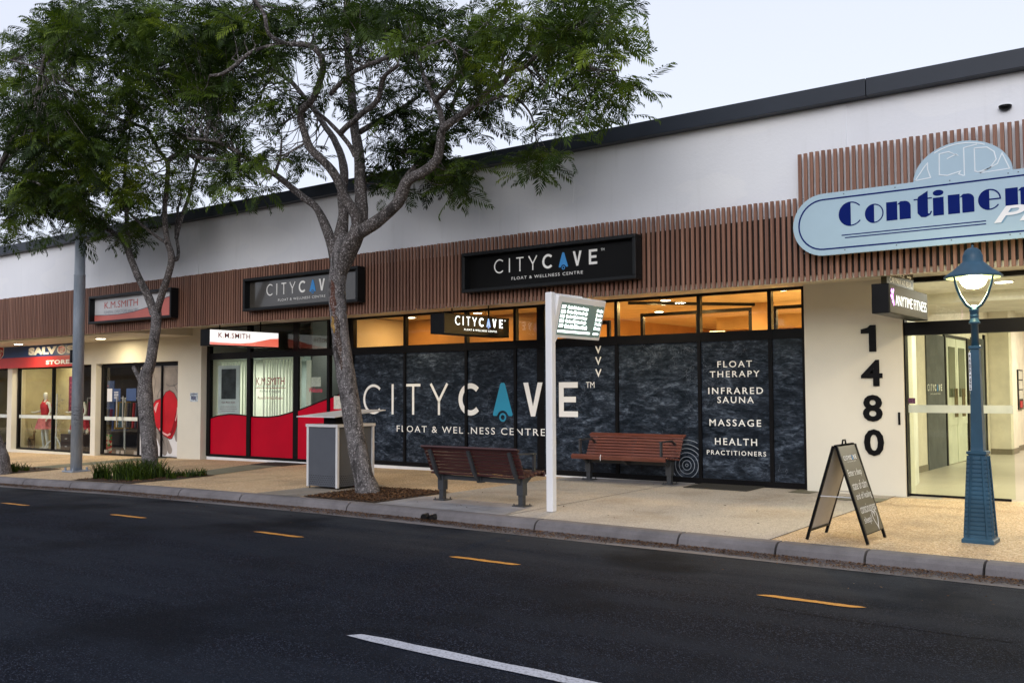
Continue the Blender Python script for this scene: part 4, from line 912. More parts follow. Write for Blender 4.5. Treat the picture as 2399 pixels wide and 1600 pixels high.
q.fbox(f, -3.89, -3.14, .070, .098, .001, .003); q.fbox(f, -3.06, -2.93, .070, .095, .001, .003)
q.build('glowing_rows', glow('mint_led_glow', (.80, 1, .93), 3.0), t)
l = bpy.data.lights.new('display_lamp', 'AREA'); l.shape = 'RECTANGLE'; l.size = .9; l.size_y = .4; l.energy = 1.6; l.color = (.75, 1, .9)
o = bpy.data.objects.new('display_lamp', l); COL.objects.link(o); o.parent = t; o.location = (.05, .66, 2.38); o.rotation_euler = (0, R(-90), 0)

# blue heritage lamp
t = thing('street_lamp', 'blue heritage street lamp with glowing lantern and ribbed tapering base', 'street lamp', (-2.11, -3.62, 0)); c = (-2.11, -3.62, 0)
bp = pm('weathered_blue_paint', (.022, .070, .115), .42, .28, 3, spec=.4)
prof = [(.145, -.02), (.145, .045), (.135, .055)]; n = 19
for i in range(n):
    z = .06+i*(.80/n); r_ = .128-.045*(i/n); prof += [(r_, z), (r_-.002, z+.80/n-.012), (r_-.009, z+.80/n-.008), (r_-.009, z+.80/n-.002)]
prof += [(.083, .865), (.090, .87), (.090, .895), (.075, .90)]
MB().lathe(c, prof, sq=True).build('ribbed_base', bp, t)
q = MB()
for sgn in ((0, -1), (0, 1), (1, 0), (-1, 0)):
    for e in (-1, 1):
        a = Vector((sgn[0]*.128+sgn[1]*e*.085, sgn[1]*.128+sgn[0]*e*.085, .07)); b_ = Vector((sgn[0]*.086+sgn[1]*e*.048, sgn[1]*.086+sgn[0]*e*.048, .85))
        q.bar(Vector(c)+a, Vector(c)+b_, .022, .012)
q.build('corner_rib', bp, t)
MB().lathe(c, [(.058, .90), (.056, .93), (.040, 1.89), (.052, 1.90), (.052, 1.925), (.036, 1.93)], sq=True).build('post', bp, t)
MB().lathe(c, [(.036, 1.92), (.034, 2.14), (.052, 2.145), (.052, 2.165), (.042, 2.17), (.042, 2.20), (.038, 2.203), (.042, 2.206), (.042, 2.235), (.038, 2.238), (.042, 2.241), (.042, 2.27), (.046, 2.275), (.046, 2.29), (.03, 2.30), (.028, 2.33)], 20).build('collar', bp, t)
for k in range(4):
    a = R(45+90*k+12); d = Vector((math.cos(a), math.sin(a), 0)); q = MB()
    q.tube([Vector(c)+d*r_+Vector((0, 0, z)) for r_, z in ((.03, 2.295), (.10, 2.335), (.17, 2.42), (.22, 2.52), (.245, 2.61))], [.013, .013, .012, .011, .010], 8); q.build('lantern_arm', bp, t)
MB().lathe(c, [(.252, 2.600), (.268, 2.605), (.270, 2.615), (.25, 2.632), (.170, 2.69), (.112, 2.745), (.095, 2.76), (.093, 2.815), (.088, 2.83), (.070, 2.872), (.042, 2.895), (.012, 2.903), (.012, 2.91), (.010, 2.925), (.004, 2.93)], 36).build('lamp_shade', bp, t)
MB().lathe(c, [(.245, 2.599), (.12, 2.5985)], 36).build('reflector', glow('yellow_reflector_glow', (1, .98, .28), 1.9), t)
MB().lathe(c, [(.125, 2.598), (.122, 2.565), (.10, 2.525), (.06, 2.50), (.012, 2.492)], 28).build('lamp_bowl', glow('lamp_glow', (1, 1, .55), 9), t)
l = bpy.data.lights.new('street_lamp_bulb', 'POINT'); l.energy = 55; l.color = (1, .95, .5); l.shadow_soft_size = .09
o = bpy.data.objects.new('street_lamp_bulb', l); COL.objects.link(o); o.parent = t; o.location = (0, 0, 2.44)
q = MB(); fl_ = Fr((-2.155, -3.671, 1.50), (0, 0, 1), (-1, 0, 0)); q.fbox(FY(-2.163, -3.668, 1.49), 0, .020, 0, .37, 0, .003); q.build('number_sticker', M['white'], t)
q = MB(); q.text(Fr((-2.146, -3.6712, 1.50), (0, 0, 1), (-1, 0, 0)), 'N619823', 0, .34, 0, .014, n1=.0005, bold=.02); q.build('sticker_lettering', M['black'], t)
# grey pole
t = thing('steel_pole', 'tall plain grey steel pole between the charity shop and forked tree', 'pole', (-19.36, -3.35, 0)); c = (-19.36, -3.35, 0); zg = fp(c[0], c[1])
def galv():
    m, tt, b = newmat('weathered_grey_steel'); v = coords(tt, (3, 3, .6)); a = noise(tt, v, 2, 7, .65); s_ = noise(tt, coords(tt, (5, 5, 22)), 1.6, 6, .75)
    q_ = ramp(tt, a, [(.3, (.17, .21, .26)), (.7, (.36, .41, .48))])
    g = N(tt, 'NewGeometry'); sp_ = N(tt, 'SeparateXYZ'); tt.links.new(g.outputs['Position'], sp_.inputs[0])
    mr = N(tt, 'MapRange'); tt.links.new(sp_.outputs[2], mr.inputs[0]); mr.inputs[1].default_value = .75; mr.inputs[2].default_value = 1.3; mr.inputs[3].default_value = 0; mr.inputs[4].default_value = 1
    tri = ramp(tt, mr.outputs[0], [(0, (0, 0, 0)), (.4, (1, 1, 1)), (.7, (1, 1, 1)), (1, (0, 0, 0))])
    mu = mixc(tt, 1.0, tri, ramp(tt, s_, [(.52, (0, 0, 0)), (.6, (.9, .9, .9))]), 'MULTIPLY')
    tt.links.new(mixc(tt, mu, q_, (.03, .035, .045)), b.inputs['Base Color']); b.inputs['Roughness'].default_value = .5; return m
M['galv'] = galv()
q = MB(); q.lathe((c[0], c[1], 0), [(.115, zg), (.112, 3.94), (.116, 3.95), (.116, 3.965), (.105, 3.98), (.09, 7.5)], 24); q.build('pole_shaft', M['galv'], t)
q = MB(); q.box(c[0]-.20, c[0]+.20, c[1]-.20, c[1]+.20, zg, zg+.03)
for a in (-.15, .15):
    for b_ in (-.15, .15): q.tube([(c[0]+a, c[1]+b_, zg+.03), (c[0]+a, c[1]+b_, zg+.09)], .022, 6)
q.build('base_plate', M['galv'], t)
q = MB(); q.box(c[0]-.10, c[0]-.03, c[1]-.13, c[1]-.11, 2.13, 2.40); q.build('pole_sticker', M['black'], t)
# a-frame chalk sign
t = thing('a_frame_sign', 'folding black a-frame footpath sign with white handwriting', 'sign', (-3.26, -4.12, 0)); zg = fp(-3.2, -4.1)+.002
tp = (-3.255, .935); ya, yb = -4.40, -3.84; q = MB()
for fx, nm in ((-2.955, 'r'), (-3.555, 'l')):
    for y in (ya, yb): q.bar((fx, y, zg), (tp[0]+(.015 if nm == 'r' else -.015), y, zg+tp[1]), .026, .026, (0, 1, 0))
    for k in (.10, 1.0): q.bar((tp[0]+(fx-tp[0])*(1-k), ya, zg+tp[1]*k), (tp[0]+(fx-tp[0])*(1-k), yb, zg+tp[1]*k), .022, .022)
q.build('steel_frame', M['black'], t)
V1 = Vector((tp[0]-(-2.955), 0, tp[1])).normalized(); fb = Fr((-2.955+.012, ya, zg), (0, 1, 0), V1)
q = MB(); q.fbox(fb, .015, .545, .10, .975, -.004, .006); q.build('chalk_board', pm('olive_black_board', (.075, .066, .042), .35, .08), t)
w, bl = MB(), MB(); k = .40/5.6; logo(Fr(fb.p(.085, .83, .006), fb.U, fb.V, k), 0, .002, w, bl, False, 1.3, 1.5); sub(Fr(fb.p(.085, .83, .006), fb.U, fb.V, k), w, .002)
for i, (tx, u0, u1) in enumerate((('Enter a deep', .06, .46), ('state of calm', .06, .50), ('and of healing', .07, .53), ('consciousness', .06, .53), ('sleep!', .07, .30))):
    v = .66-i*.118
    w.text(fb, tx, u0, u1, v-.012, v+.075, n0=0, n1=.008, bold=.0)
hp = [(.42+.07*16*math.sin(q_)**3/16, .215+.10*(13*math.cos(q_)-5*math.cos(2*q_)-2*math.cos(3*q_)-math.cos(4*q_))/16) for q_ in [2*math.pi*i/40 for i in range(40)]]
w.stroke(fb, hp, .009, .006, .008, True)
w.build('white_handwriting', M['white'], t); bl.build('blue_mark', M['skyblue'], t)
V2 = Vector((tp[0]+3.555, 0, tp[1])).normalized(); fb2 = Fr((-3.555-.004, ya, zg), (0, 1, 0), V2)
q = MB(); q.fbox(fb2, .015, .545, .10, .975, -.006, .004); q.build('rear_board', pm('pale_board_back', (.55, .53, .50), .5), t)
q = MB()
for y in (ya, yb): q.bar((-3.555+.3*.44, y, zg+.44), (-2.955-.3*.44, y, zg+.44), .018, .008)
q.build('stay_bar', M['silver'], t)
q = MB(); q.tube([(tp[0], -4.18, zg+.94), (tp[0], -4.16, zg+.985), (tp[0], -4.09, zg+.985), (tp[0], -4.07, zg+.94)], .009, 8); q.build('carry_handle', M['black'], t)

# grates, lids and pipes
def grate(label, x0, x1, y0, y1):
    mb = MB(); n = 26; m_ = 13
    for i in range(n+1): x = x0+(x1-x0)*i/n; mb.bar((x, y0, fp(x, y0)+.012), (x, y1, fp(x, y1)+.012), .010, .012)
    for j in range(m_+1): y = y0+(y1-y0)*j/m_; mb.bar((x0, y, fp(x0, y)+.0125), (x1, y, fp(x1, y)+.0125), .010, .011)
    tag(mb.build('entrance_mat', pm('dark_rubber', (.03, .028, .022), .7)), label, 'mat', 'open grid mats at shop doors')
grate('open grid rubber mat before the service list window, right of the bench', -6.80, -5.80, -.72, -.06)
grate('open grid rubber mat before red shopfront, left of the grey bin', -16.95, -15.95, -.80, -.14)
for lab, x0, x1, y0, y1 in (('small grey service lid beside the cream pier', -5.26, -4.93, -.52, -.06), ('wider mossy service lid behind the a-frame sign', -4.43, -3.83, -1.02, -.60)):
    tag(MB().add([(x, y, fp(x, y)+.007) for x, y in ((x0, y0), (x1, y0), (x1, y1), (x0, y1))], [(0, 1, 2, 3)]).build('service_lid', concrete_mat('mossy_lid', (.16, .15, .105), .4)), lab, 'service lid', 'service lids in the footpath')
for lab, x in (('left of two black drain pipe ends in the kerb', -8.30), ('right of two black drain pipe ends in the kerb', -8.17)):
    q = MB(); q.tube([(x, -4.70, zk(x)-.07), (x, -4.87, zk(x)-.085)], .052, 16, caps=False); q.tube([(x, -4.865, zk(x)-.084), (x, -4.80, zk(x)-.078)], .046, 16)
    tag(q.build('drain_pipe', pm('black_pvc', (.006, .006, .007), .4)), lab, 'pipe', 'drain pipes through the kerb')

# ------------------------------------------------------------------ charity window display
def make_mannequin(label, x, y, top, skirt, s=1.):
    t, bm, P = None, None, None
    t = thing('mannequin', label, 'mannequin', (x, y, -.16)); bm = bmesh.new(); sk = bm.verts.layers.skin.verify(); P = {}
    J = dict(pel=(0, 0, .92, .13), wa=(0, 0, 1.08, .10), ch=(0, -.01, 1.28, .13), nk=(0, 0, 1.46, .045), hd=(0, -.02, 1.60, .075), ht=(0, -.01, 1.70, .07),
             ls=(-.17, 0, 1.40, .05), le=(-.24, -.02, 1.14, .038), lw=(-.45, -.12, 1.10, .026), lf=(-.55, -.16, 1.12, .018), rs=(.17, 0, 1.40, .05), re=(.25, .02, 1.14, .038), rw=(.24, -.08, .92, .026), rf=(.23, -.12, .84, .02),
             lh=(-.09, 0, .86, .085), lk=(-.10, -.03, .48, .055), la=(-.11, .02, .09, .036), lt=(-.11, -.12, .03, .03), rh=(.09, 0, .86, .085), rk=(.10, -.02, .48, .055), ra=(.12, .03, .09, .036), rt=(.13, -.11, .03, .03))
    for k, (a, b_, c_, r_) in J.items(): v = bm.verts.new((a*s, b_*s, c_*s)); v[sk].radius = (r_*s, r_*s*.85); P[k] = v
    P['pel'][sk].use_root = True
    for e in ('pel wa', 'wa ch', 'ch nk', 'nk hd', 'hd ht', 'ch ls', 'ls le', 'le lw', 'lw lf', 'ch rs', 'rs re', 're rw', 'rw rf', 'pel lh', 'lh lk', 'lk la', 'la lt', 'pel rh', 'rh rk', 'rk ra', 'ra rt'):
        a, b_ = e.split(); bm.edges.new((P[a], P[b_]))
    me = bpy.data.meshes.new('body'); bm.to_mesh(me); bm.free(); me.materials.append(M['mann'])
    o = bpy.data.objects.new('body', me); COL.objects.link(o); o.parent = t
    o.modifiers.new('skin', 'SKIN').use_smooth_shade = True; o.modifiers.new('sub', 'SUBSURF').levels = 2; o.modifiers['sub'].render_levels = 2
    q = MB(); q.lathe((x, y, -.16), [(.135*s, 1.0*s), (.125*s, 1.08*s), (.155*s, 1.25*s), (.15*s, 1.34*s), (.10*s, 1.41*s)], 20)
    for d in (-1, 1): q.tube([(x+d*.09*s, y-.10*s, -.16+1.33*s), (x+d*.10*s, y-.02*s, -.16+1.47*s), (x+d*.09*s, y+.08*s, -.16+1.36*s)], .016, 6)
    q.build('top', pm('garment_top', top, .7, .25, 8), t)
    pr = []; q = MB(); n = 40
    for rr, z in ((.128, 1.03), (.20, .88), (.26, .66), (.265, .62)):
        pr.append([Vector((x+rr*s*(1+.10*math.sin(k*2*math.pi*9/n)*(rr > .15))*math.cos(2*math.pi*k/n), y+rr*s*(1+.10*math.sin(k*2*math.pi*9/n)*(rr > .15))*math.sin(2*math.pi*k/n), -.16+z*s)) for k in range(n)])
    q.add([p for r_ in pr for p in r_], [(i*n+k, i*n+(k+1) % n, (i+1)*n+(k+1) % n, (i+1)*n+k) for i in range(3) for k in range(n)], True); q.build('skirt', pm('garment_skirt', skirt, .7, .35, 14), t)
M['mann'] = pm('ivory_mannequin', (.62, .60, .54), .4, .05)
make_mannequin('white mannequin in red top and pink skirt behind charity shop glass', -28.15, .52, (.42, .008, .02), (.48, .13, .14))
make_mannequin('second mannequin in plain red dress deeper in the charity window', -27.0, .95, (.48, .01, .03), (.40, .01, .03))
make_mannequin('mannequin in pale blue top and red skirt at far left picture edge', -29.75, .55, (.35, .45, .48), (.35, .02, .03))
t = thing('tinsel_tree', 'sparkling silver tinsel display tree between the two red mannequins', 'decoration', (-27.6, .55, -.16)); tin = pm('silver_tinsel', (.55, .54, .50), .25, .6, 30, metal=.6)
q = MB()
for i in range(520):
    z = random.uniform(0, 1.65); rr = (.16+.10*math.sin(z*5)**2)*random.random()**.5*(1.1-.35*abs(z-.8)); a = random.uniform(0, 6.28); c = Vector((-27.6+rr*math.cos(a), .55+rr*math.sin(a), z-.16)); d = Vector((random.gauss(0, 1), random.gauss(0, 1), random.gauss(0, 1))).normalized(); e = d.cross(Vector((.3, .5, .8))).normalized()
    q.add([c, c+d*.05+e*.012, c+d*.075], [(0, 1, 2)])
q.build('tinsel', tin, t); q = MB(); q.tube([(-27.6, .55, -.16), (-27.58, .55, 1.5)], .02, 8)
for a in (0, 2.1, 4.2): q.tube([(-27.6, .55, .25), (-27.6+.22*math.cos(a), .55+.22*math.sin(a), .05), (-27.6+.34*math.cos(a), .55+.34*math.sin(a), -.15)], .018, 6)
q.build('stand', M['silver'], t)
t = thing('reindeer_ornament', 'small brown and gold reindeer ornament standing at the mannequin feet', 'ornament', (-28.75, .42, -.16)); q = MB(); gd = pm('gold_brown_paint', (.20, .11, .035), .4, .5, 20)
b0 = Vector((-28.75, .42, -.16)); q.tube([b0+Vector(p) for p in ((-.12, 0, .32), (0, 0, .34), (.10, 0, .33))], [.05, .065, .06], 10); q.tube([b0+Vector(p) for p in ((.10, 0, .34), (.15, 0, .48), (.16, 0, .55))], [.045, .03, .035], 8); q.tube([b0+Vector(p) for p in ((.15, 0, .55), (.24, 0, .53))], [.035, .018], 8)
for a, b_ in ((-.10, -.03), (-.10, .03), (.09, -.03), (.09, .03)): q.tube([b0+Vector((a, b_, .30)), b0+Vector((a+.01, b_, .15)), b0+Vector((a, b_, 0))], [.022, .014, .012], 6)
q.build('body', gd, t); q = MB()
for d in (-1, 1): q.tube([b0+Vector(p) for p in ((.15, .02*d, .58), (.12, .07*d, .68), (.16, .09*d, .76))], .007, 5)
q.build('antler', gd, t)
t = thing('drawer_cabinet', 'low dark wood drawer cabinet under ornaments in charity window', 'cabinet', (-26.6, .7, -.16)); q = MB(); q.box(-27.25, -26.0, .5, 1.0, -.16, .34); q.build('carcass', pm('dark_brown_wood', (.035, .020, .016), .4, .2, 6), t, .008)
q = MB()
for z in (-.10, .12): 
    for x in (-27.2, -26.58): q.box(x, x+.56, .488, .5, z, z+.19)
q.build('drawer_front', pm('brown_drawer', (.06, .035, .028), .4), t); q = MB()
for z in (-.02, .20):
    for x in (-26.96, -26.34): q.box(x, x+.10, .475, .488, z, z+.02)
q.build('drawer_handle', M['silver'], t)
cols = [(.5, .5, .48), (.35, .02, .02), (.45, .38, .30), (.30, .32, .34), (.5, .46, .40), (.12, .10, .09)]
for i in range(9):
    x = -27.15+i*.125; h_ = random.uniform(.10, .30); q = MB(); r_ = random.uniform(.03, .055)
    q.lathe((x, .72+.1*math.sin(i*2), .34), [(r_*.7, 0), (r_, h_*.25), (r_*.8, h_*.6), (r_*.35, h_*.75), (r_*.45, h_*.85), (r_*.1, h_)], 12)
    tag(q.build('ornament_jar', pm('ornament_glaze', cols[i % 6], .3, .3, 20)), 'small ornament on the dark drawer cabinet in the charity window', 'ornament', 'ornaments on the drawer cabinet')
t = thing('gift_bag', 'red and green patterned gift bag right of the grey pole', 'gift bag', (-25.0, .5, -.16)); q = MB(); q.box(-25.25, -24.72, .35, .6, -.16, .38); 
def bagmat():
    m, tt, b = newmat('patterned_gift_paper'); v = N(tt, 'TexVoronoi', Scale=14.); tt.links.new(coords(tt), v.inputs['Vector']); s_ = N(tt, 'SeparateColor'); tt.links.new(v.outputs['Color'], s_.inputs[0])
    tt.links.new(ramp(tt, s_.outputs[0], [(0, (.45, .02, .02)), (.35, (.45, .02, .02)), (.4, (.04, .22, .05)), (.65, (.04, .22, .05)), (.7, (.6, .55, .45)), (1, (.6, .55, .45))]), b.inputs['Base Color']); return m
q.build('bag_body', bagmat(), t); q = MB(); q.tube([(-25.1, .4, .38), (-25.08, .4, .50), (-24.9, .4, .50), (-24.88, .4, .38)], .008, 6); q.build('bag_handle', M['silver'], t)
t = thing('clothes_rail', 'dark rail of hanging clothes deep inside the charity shop', 'clothes rail', (-25.6, 2.0, -.16)); q = MB()
for x in (-26.4, -24.4): q.tube([(x, 2.0, -.16), (x, 2.0, 1.35)], .02, 8)
q.tube([(-26.4, 2.0, 1.35), (-24.4, 2.0, 1.35)], .02, 8); q.build('rail_frame', M['silver'], t)
for i in range(14):
    q = MB(); x = -26.3+i*.14; q.add([(x, 1.75, 1.22), (x, 2.25, 1.22), (x+.02, 2.3, .5), (x+.02, 1.7, .5), (x+.05, 1.75, 1.22), (x+.05, 2.25, 1.22), (x+.07, 2.3, .5), (x+.07, 1.7, .5)], [(0, 1, 2, 3), (7, 6, 5, 4), (0, 3, 7, 4), (1, 5, 6, 2), (3, 2, 6, 7), (0, 4, 5, 1)])
    q.build('garment', pm('hanging_garment', random.choice([(.25, .01, .02), (.03, .03, .06), (.02, .02, .02), (.30, .25, .2), (.05, .10, .15)]), .8), t)

for lab, x0, z0, w_, h_, c in (('tall purple and red sale poster inside the charity window', -27.95, .95, .75, 1.05, (.16, .015, .06)), ('dark blue poster behind the second mannequin', -26.3, 1.05, .8, .8, (.02, .04, .13))):
    t = thing('window_poster', lab, 'poster', (x0, 1.1, z0)); MB().box(x0, x0+w_, 1.10, 1.12, z0, z0+h_).build('poster_sheet', pm('poster_print', c, .5, .5, 4), t)
    q = MB()
    for i in range(6): q.box(x0+.08, x0+w_*(.5+.07*(i % 3)), 1.095, 1.0995, z0+h_*(.15+.13*i), z0+h_*(.19+.13*i))
    q.build('poster_stripe', pm('poster_pink', (.35, .08, .14), .5), t)
for lab, x0, n in (('second rail of bright clothes behind the charity window display', -29.2, 15), ('third rail of clothes behind the charity doors', -23.9, 14)):
    t = thing('clothes_rail', lab, 'clothes rail', (x0+1, 2.4, -.16)); q = MB()
    for x in (x0, x0+2.1): q.tube([(x, 2.4, -.16), (x, 2.4, 1.35)], .02, 8)
    q.tube([(x0, 2.4, 1.35), (x0+2.1, 2.4, 1.35)], .02, 8); q.build('rail_frame', M['silver'], t)
    for i in range(n):
        q = MB(); x = x0+.06+i*.138; b0 = random.uniform(.35, .7); q.add([(x+d, y, z) for d in (0, .06) for y, z in ((2.18, 1.24), (2.62, 1.24), (2.66, b0), (2.12, b0))], [(0, 1, 2, 3), (7, 6, 5, 4), (0, 3, 7, 4), (1, 5, 6, 2), (3, 2, 6, 7), (0, 4, 5, 1)])
        q.build('garment', pm('bright_garment', random.choice([(.5, .02, .03), (.06, .10, .30), (.55, .5, .4), (.30, .04, .15), (.04, .2, .12), (.5, .3, .05)]), .8), t)

# ------------------------------------------------------------------ trees
def smooth_path(pts, n=4):
    out = []; P = [Vector(p) for p in pts]
    for i in range(len(P)-1):
        p0, p1, p2, p3 = P[max(i-1, 0)], P[i], P[i+1], P[min(i+2, len(P)-1)]
        for k in range(n):
            t = k/n; out.append(.5*((2*p1)+(p2-p0)*t+(2*p0-5*p1+4*p2-p3)*t*t+(3*p1-p0-3*p2+p3)*t**3))
    out.append(P[-1]); return out
NP = 12
def frond_template(seed):
    r_ = np.random.default_rng(seed); Q = []
    for i in range(NP):
        t = .10+.90*i/(NP-1); L = .30*math.sin(math.pi*(.18+.74*t))+.03; dz = -.22*t*t
        for sd in (-1, 1):
            a = R(62-22*t+r_.uniform(-7, 7)); ln = L*r_.uniform(.8, 1.1); w_ = .028
            bx, by, bz = t, 0, dz; tx, ty, tz = t+ln*math.cos(a), sd*ln*math.sin(a), dz-.10*r_.uniform(.3, 1.4)-.06*t
            mx_, my, mz = (bx*.5+tx*.5), (by*.5+ty*.5), (bz*.5+tz*.5)+.012; nx, ny = -math.sin(a)*w_, sd*math.cos(a)*w_
            Q.append([(bx, by, bz), (mx_+nx, my+ny, mz), (tx, ty, tz), (mx_-nx, my-ny, mz)])
    for k in range(3):
        t0, t1 = k/3, (k+1)/3; z0, z1 = -.22*t0*t0, -.22*t1*t1; Q.append([(t0, -.006, z0), (t1, -.005, z1), (t1, .005, z1), (t0, .006, z0)])
    return np.array(Q)
TPL = [frond_template(i) for i in range(6)]
def add_fronds(store, tints, c, n, size, tint, rg, spread=.10):
    a0 = rg.uniform(0, 6.28)
    for i in range(n):
        az = a0+i*2.4+rg.normal(0, .3); pitch_ = R(rg.uniform(-35, 45)); roll = R(rg.normal(0, 34)); L = size*rg.uniform(.75, 1.2)
        ca, sa, cp_, sp_, cr, sr = math.cos(az), math.sin(az), math.cos(pitch_), math.sin(pitch_), math.cos(roll), math.sin(roll)
        Rz = np.array([[ca, -sa, 0], [sa, ca, 0], [0, 0, 1]]); Ry = np.array([[cp_, 0, sp_], [0, 1, 0], [-sp_, 0, cp_]]); Rx = np.array([[1, 0, 0], [0, cr, -sr], [0, sr, cr]])
        q = TPL[int(rg.integers(6))]@(Rz@Ry@Rx).T*L+np.array(c)+rg.normal(0, spread, 3)*np.array([1, 1, .7])
        store.append(q.reshape(-1, 3)); tints.append(np.full(len(q), np.clip(tint+rg.normal(0, .10), 0, 1)))
def leaf_object(name, store, tints, mat, parent):
    V = np.concatenate(store).astype(np.float32); nf = len(V)//4; o0 = ORG[parent]; V = V-np.array(o0[:], dtype=np.float32)
    me = bpy.data.meshes.new(name); me.vertices.add(len(V)); me.vertices.foreach_set('co', V.ravel()); me.loops.add(len(V)); me.loops.foreach_set('vertex_index', np.arange(len(V), dtype=np.int32))
    me.polygons.add(nf); me.polygons.foreach_set('loop_start', np.arange(0, len(V), 4, dtype=np.int32)); me.polygons.foreach_set('loop_total', np.full(nf, 4, dtype=np.int32))
    at_ = me.attributes.new('tint', 'FLOAT', 'FACE'); at_.data.foreach_set('value', np.concatenate(tints).astype(np.float32)); me.update(calc_edges=True); me.materials.append(mat)
    o = bpy.data.objects.new(name, me); COL.objects.link(o); o.parent = parent; ORG[o] = o0; return o
def tree(label, base, trunk, limbs, clusters, seed, size, kdens=1.0):
    """trunk / limbs: [(pixel x, pixel y, wall-parallel plane y, radius in metres)], surveyed off the photograph;
    clusters: (pixel x, y, half width, half height, plane y from, to, density, tint)"""
    rg = np.random.default_rng(seed); t = thing('street_tree', label, 'tree', base, 'feathery street trees along the kerb'); nodes = []
    def limb(mb, L, n, wob=.012):
        P = [at(a, b_, Y) for a, b_, Y, r_ in L]; rr = [r_ for *_, r_ in L]; sp_ = smooth_path(P, 4)
        rad = list(np.interp(np.linspace(0, len(P)-1, len(sp_)), range(len(P)), rr))
        sp_ = [p+Vector((mnoise.noise(p*3.1), mnoise.noise(p*3.1+Vector((7, 1, 3))), mnoise.noise(p*3.1+Vector((2, 9, 5)))))*wob for p in sp_]
        rad = [r_*(1+.10*mnoise.noise(p*5)) for r_, p in zip(rad, sp_)]
        mb.tube(sp_, rad, n); nodes.extend([(p, r_) for p, r_ in zip(sp_, rad)])
    q = MB(); limb(q, trunk, 16, .008); TR = q.build('trunk', M['bark'], t); nodes.clear()
    q = MB()
    for L in limbs: limb(q, L, 9)
    NPs = np.array([p[:] for p, r_ in nodes]); st_, ti_ = [], []
    for (px_, py_, rx, ry, Ya, Yb, dn, tn) in clusters:
        dist = abs((px_-1199.5)/FPX*rt.y+fw.y); scale = (Ya+Yb)/2+14; d_ = scale/dist          # metres of depth along the view
        area = math.pi*rx*ry*(d_/FPX)**2; ng = max(2, int(area*dn*27*kdens))
        for g in range(ng):
            a = rg.uniform(0, 6.28); k = math.sqrt(rg.uniform(0, 1)); p = at(px_+rx*k*math.cos(a), py_+ry*k*math.sin(a), rg.uniform(Ya, Yb))
            dd = ((NPs-np.array(p[:]))**2).sum(1); j = int(np.argmin(dd)); b_ = Vector(NPs[j])
            if dd[j] < 9:
                m_ = (p+b_)/2+Vector((rg.normal(0, .06), rg.normal(0, .06), -.10*math.sqrt(dd[j])))
                r_ = min(nodes[j][1]*.5, .008+.005*math.sqrt(dd[j])); q.tube(smooth_path([b_, (b_+m_)/2+Vector((rg.normal(0, .04), rg.normal(0, .04), rg.normal(0, .03))), m_, p], 2), list(np.linspace(r_, .004, 7)), 4, caps=False)
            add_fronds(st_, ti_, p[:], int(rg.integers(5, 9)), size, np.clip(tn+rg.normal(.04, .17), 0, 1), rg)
    q.build('branchwork', M['limb'], t)
    leaf_object('crown', st_, ti_, M['leaf'], t); return t, TR
mt = [(864, 1166, -3.78, .20), (858, 1140, -3.78, .172), (850, 1110, -3.78, .153), (833, 1024, -3.78, .142), (818, 928, -3.79, .146), (803, 833, -3.80, .136), (793, 737, -3.80, .130), (790, 665, -3.80, .130), (796, 615, -3.8, .142), (803, 575, -3.8, .13), (808, 548, -3.8, .07)]
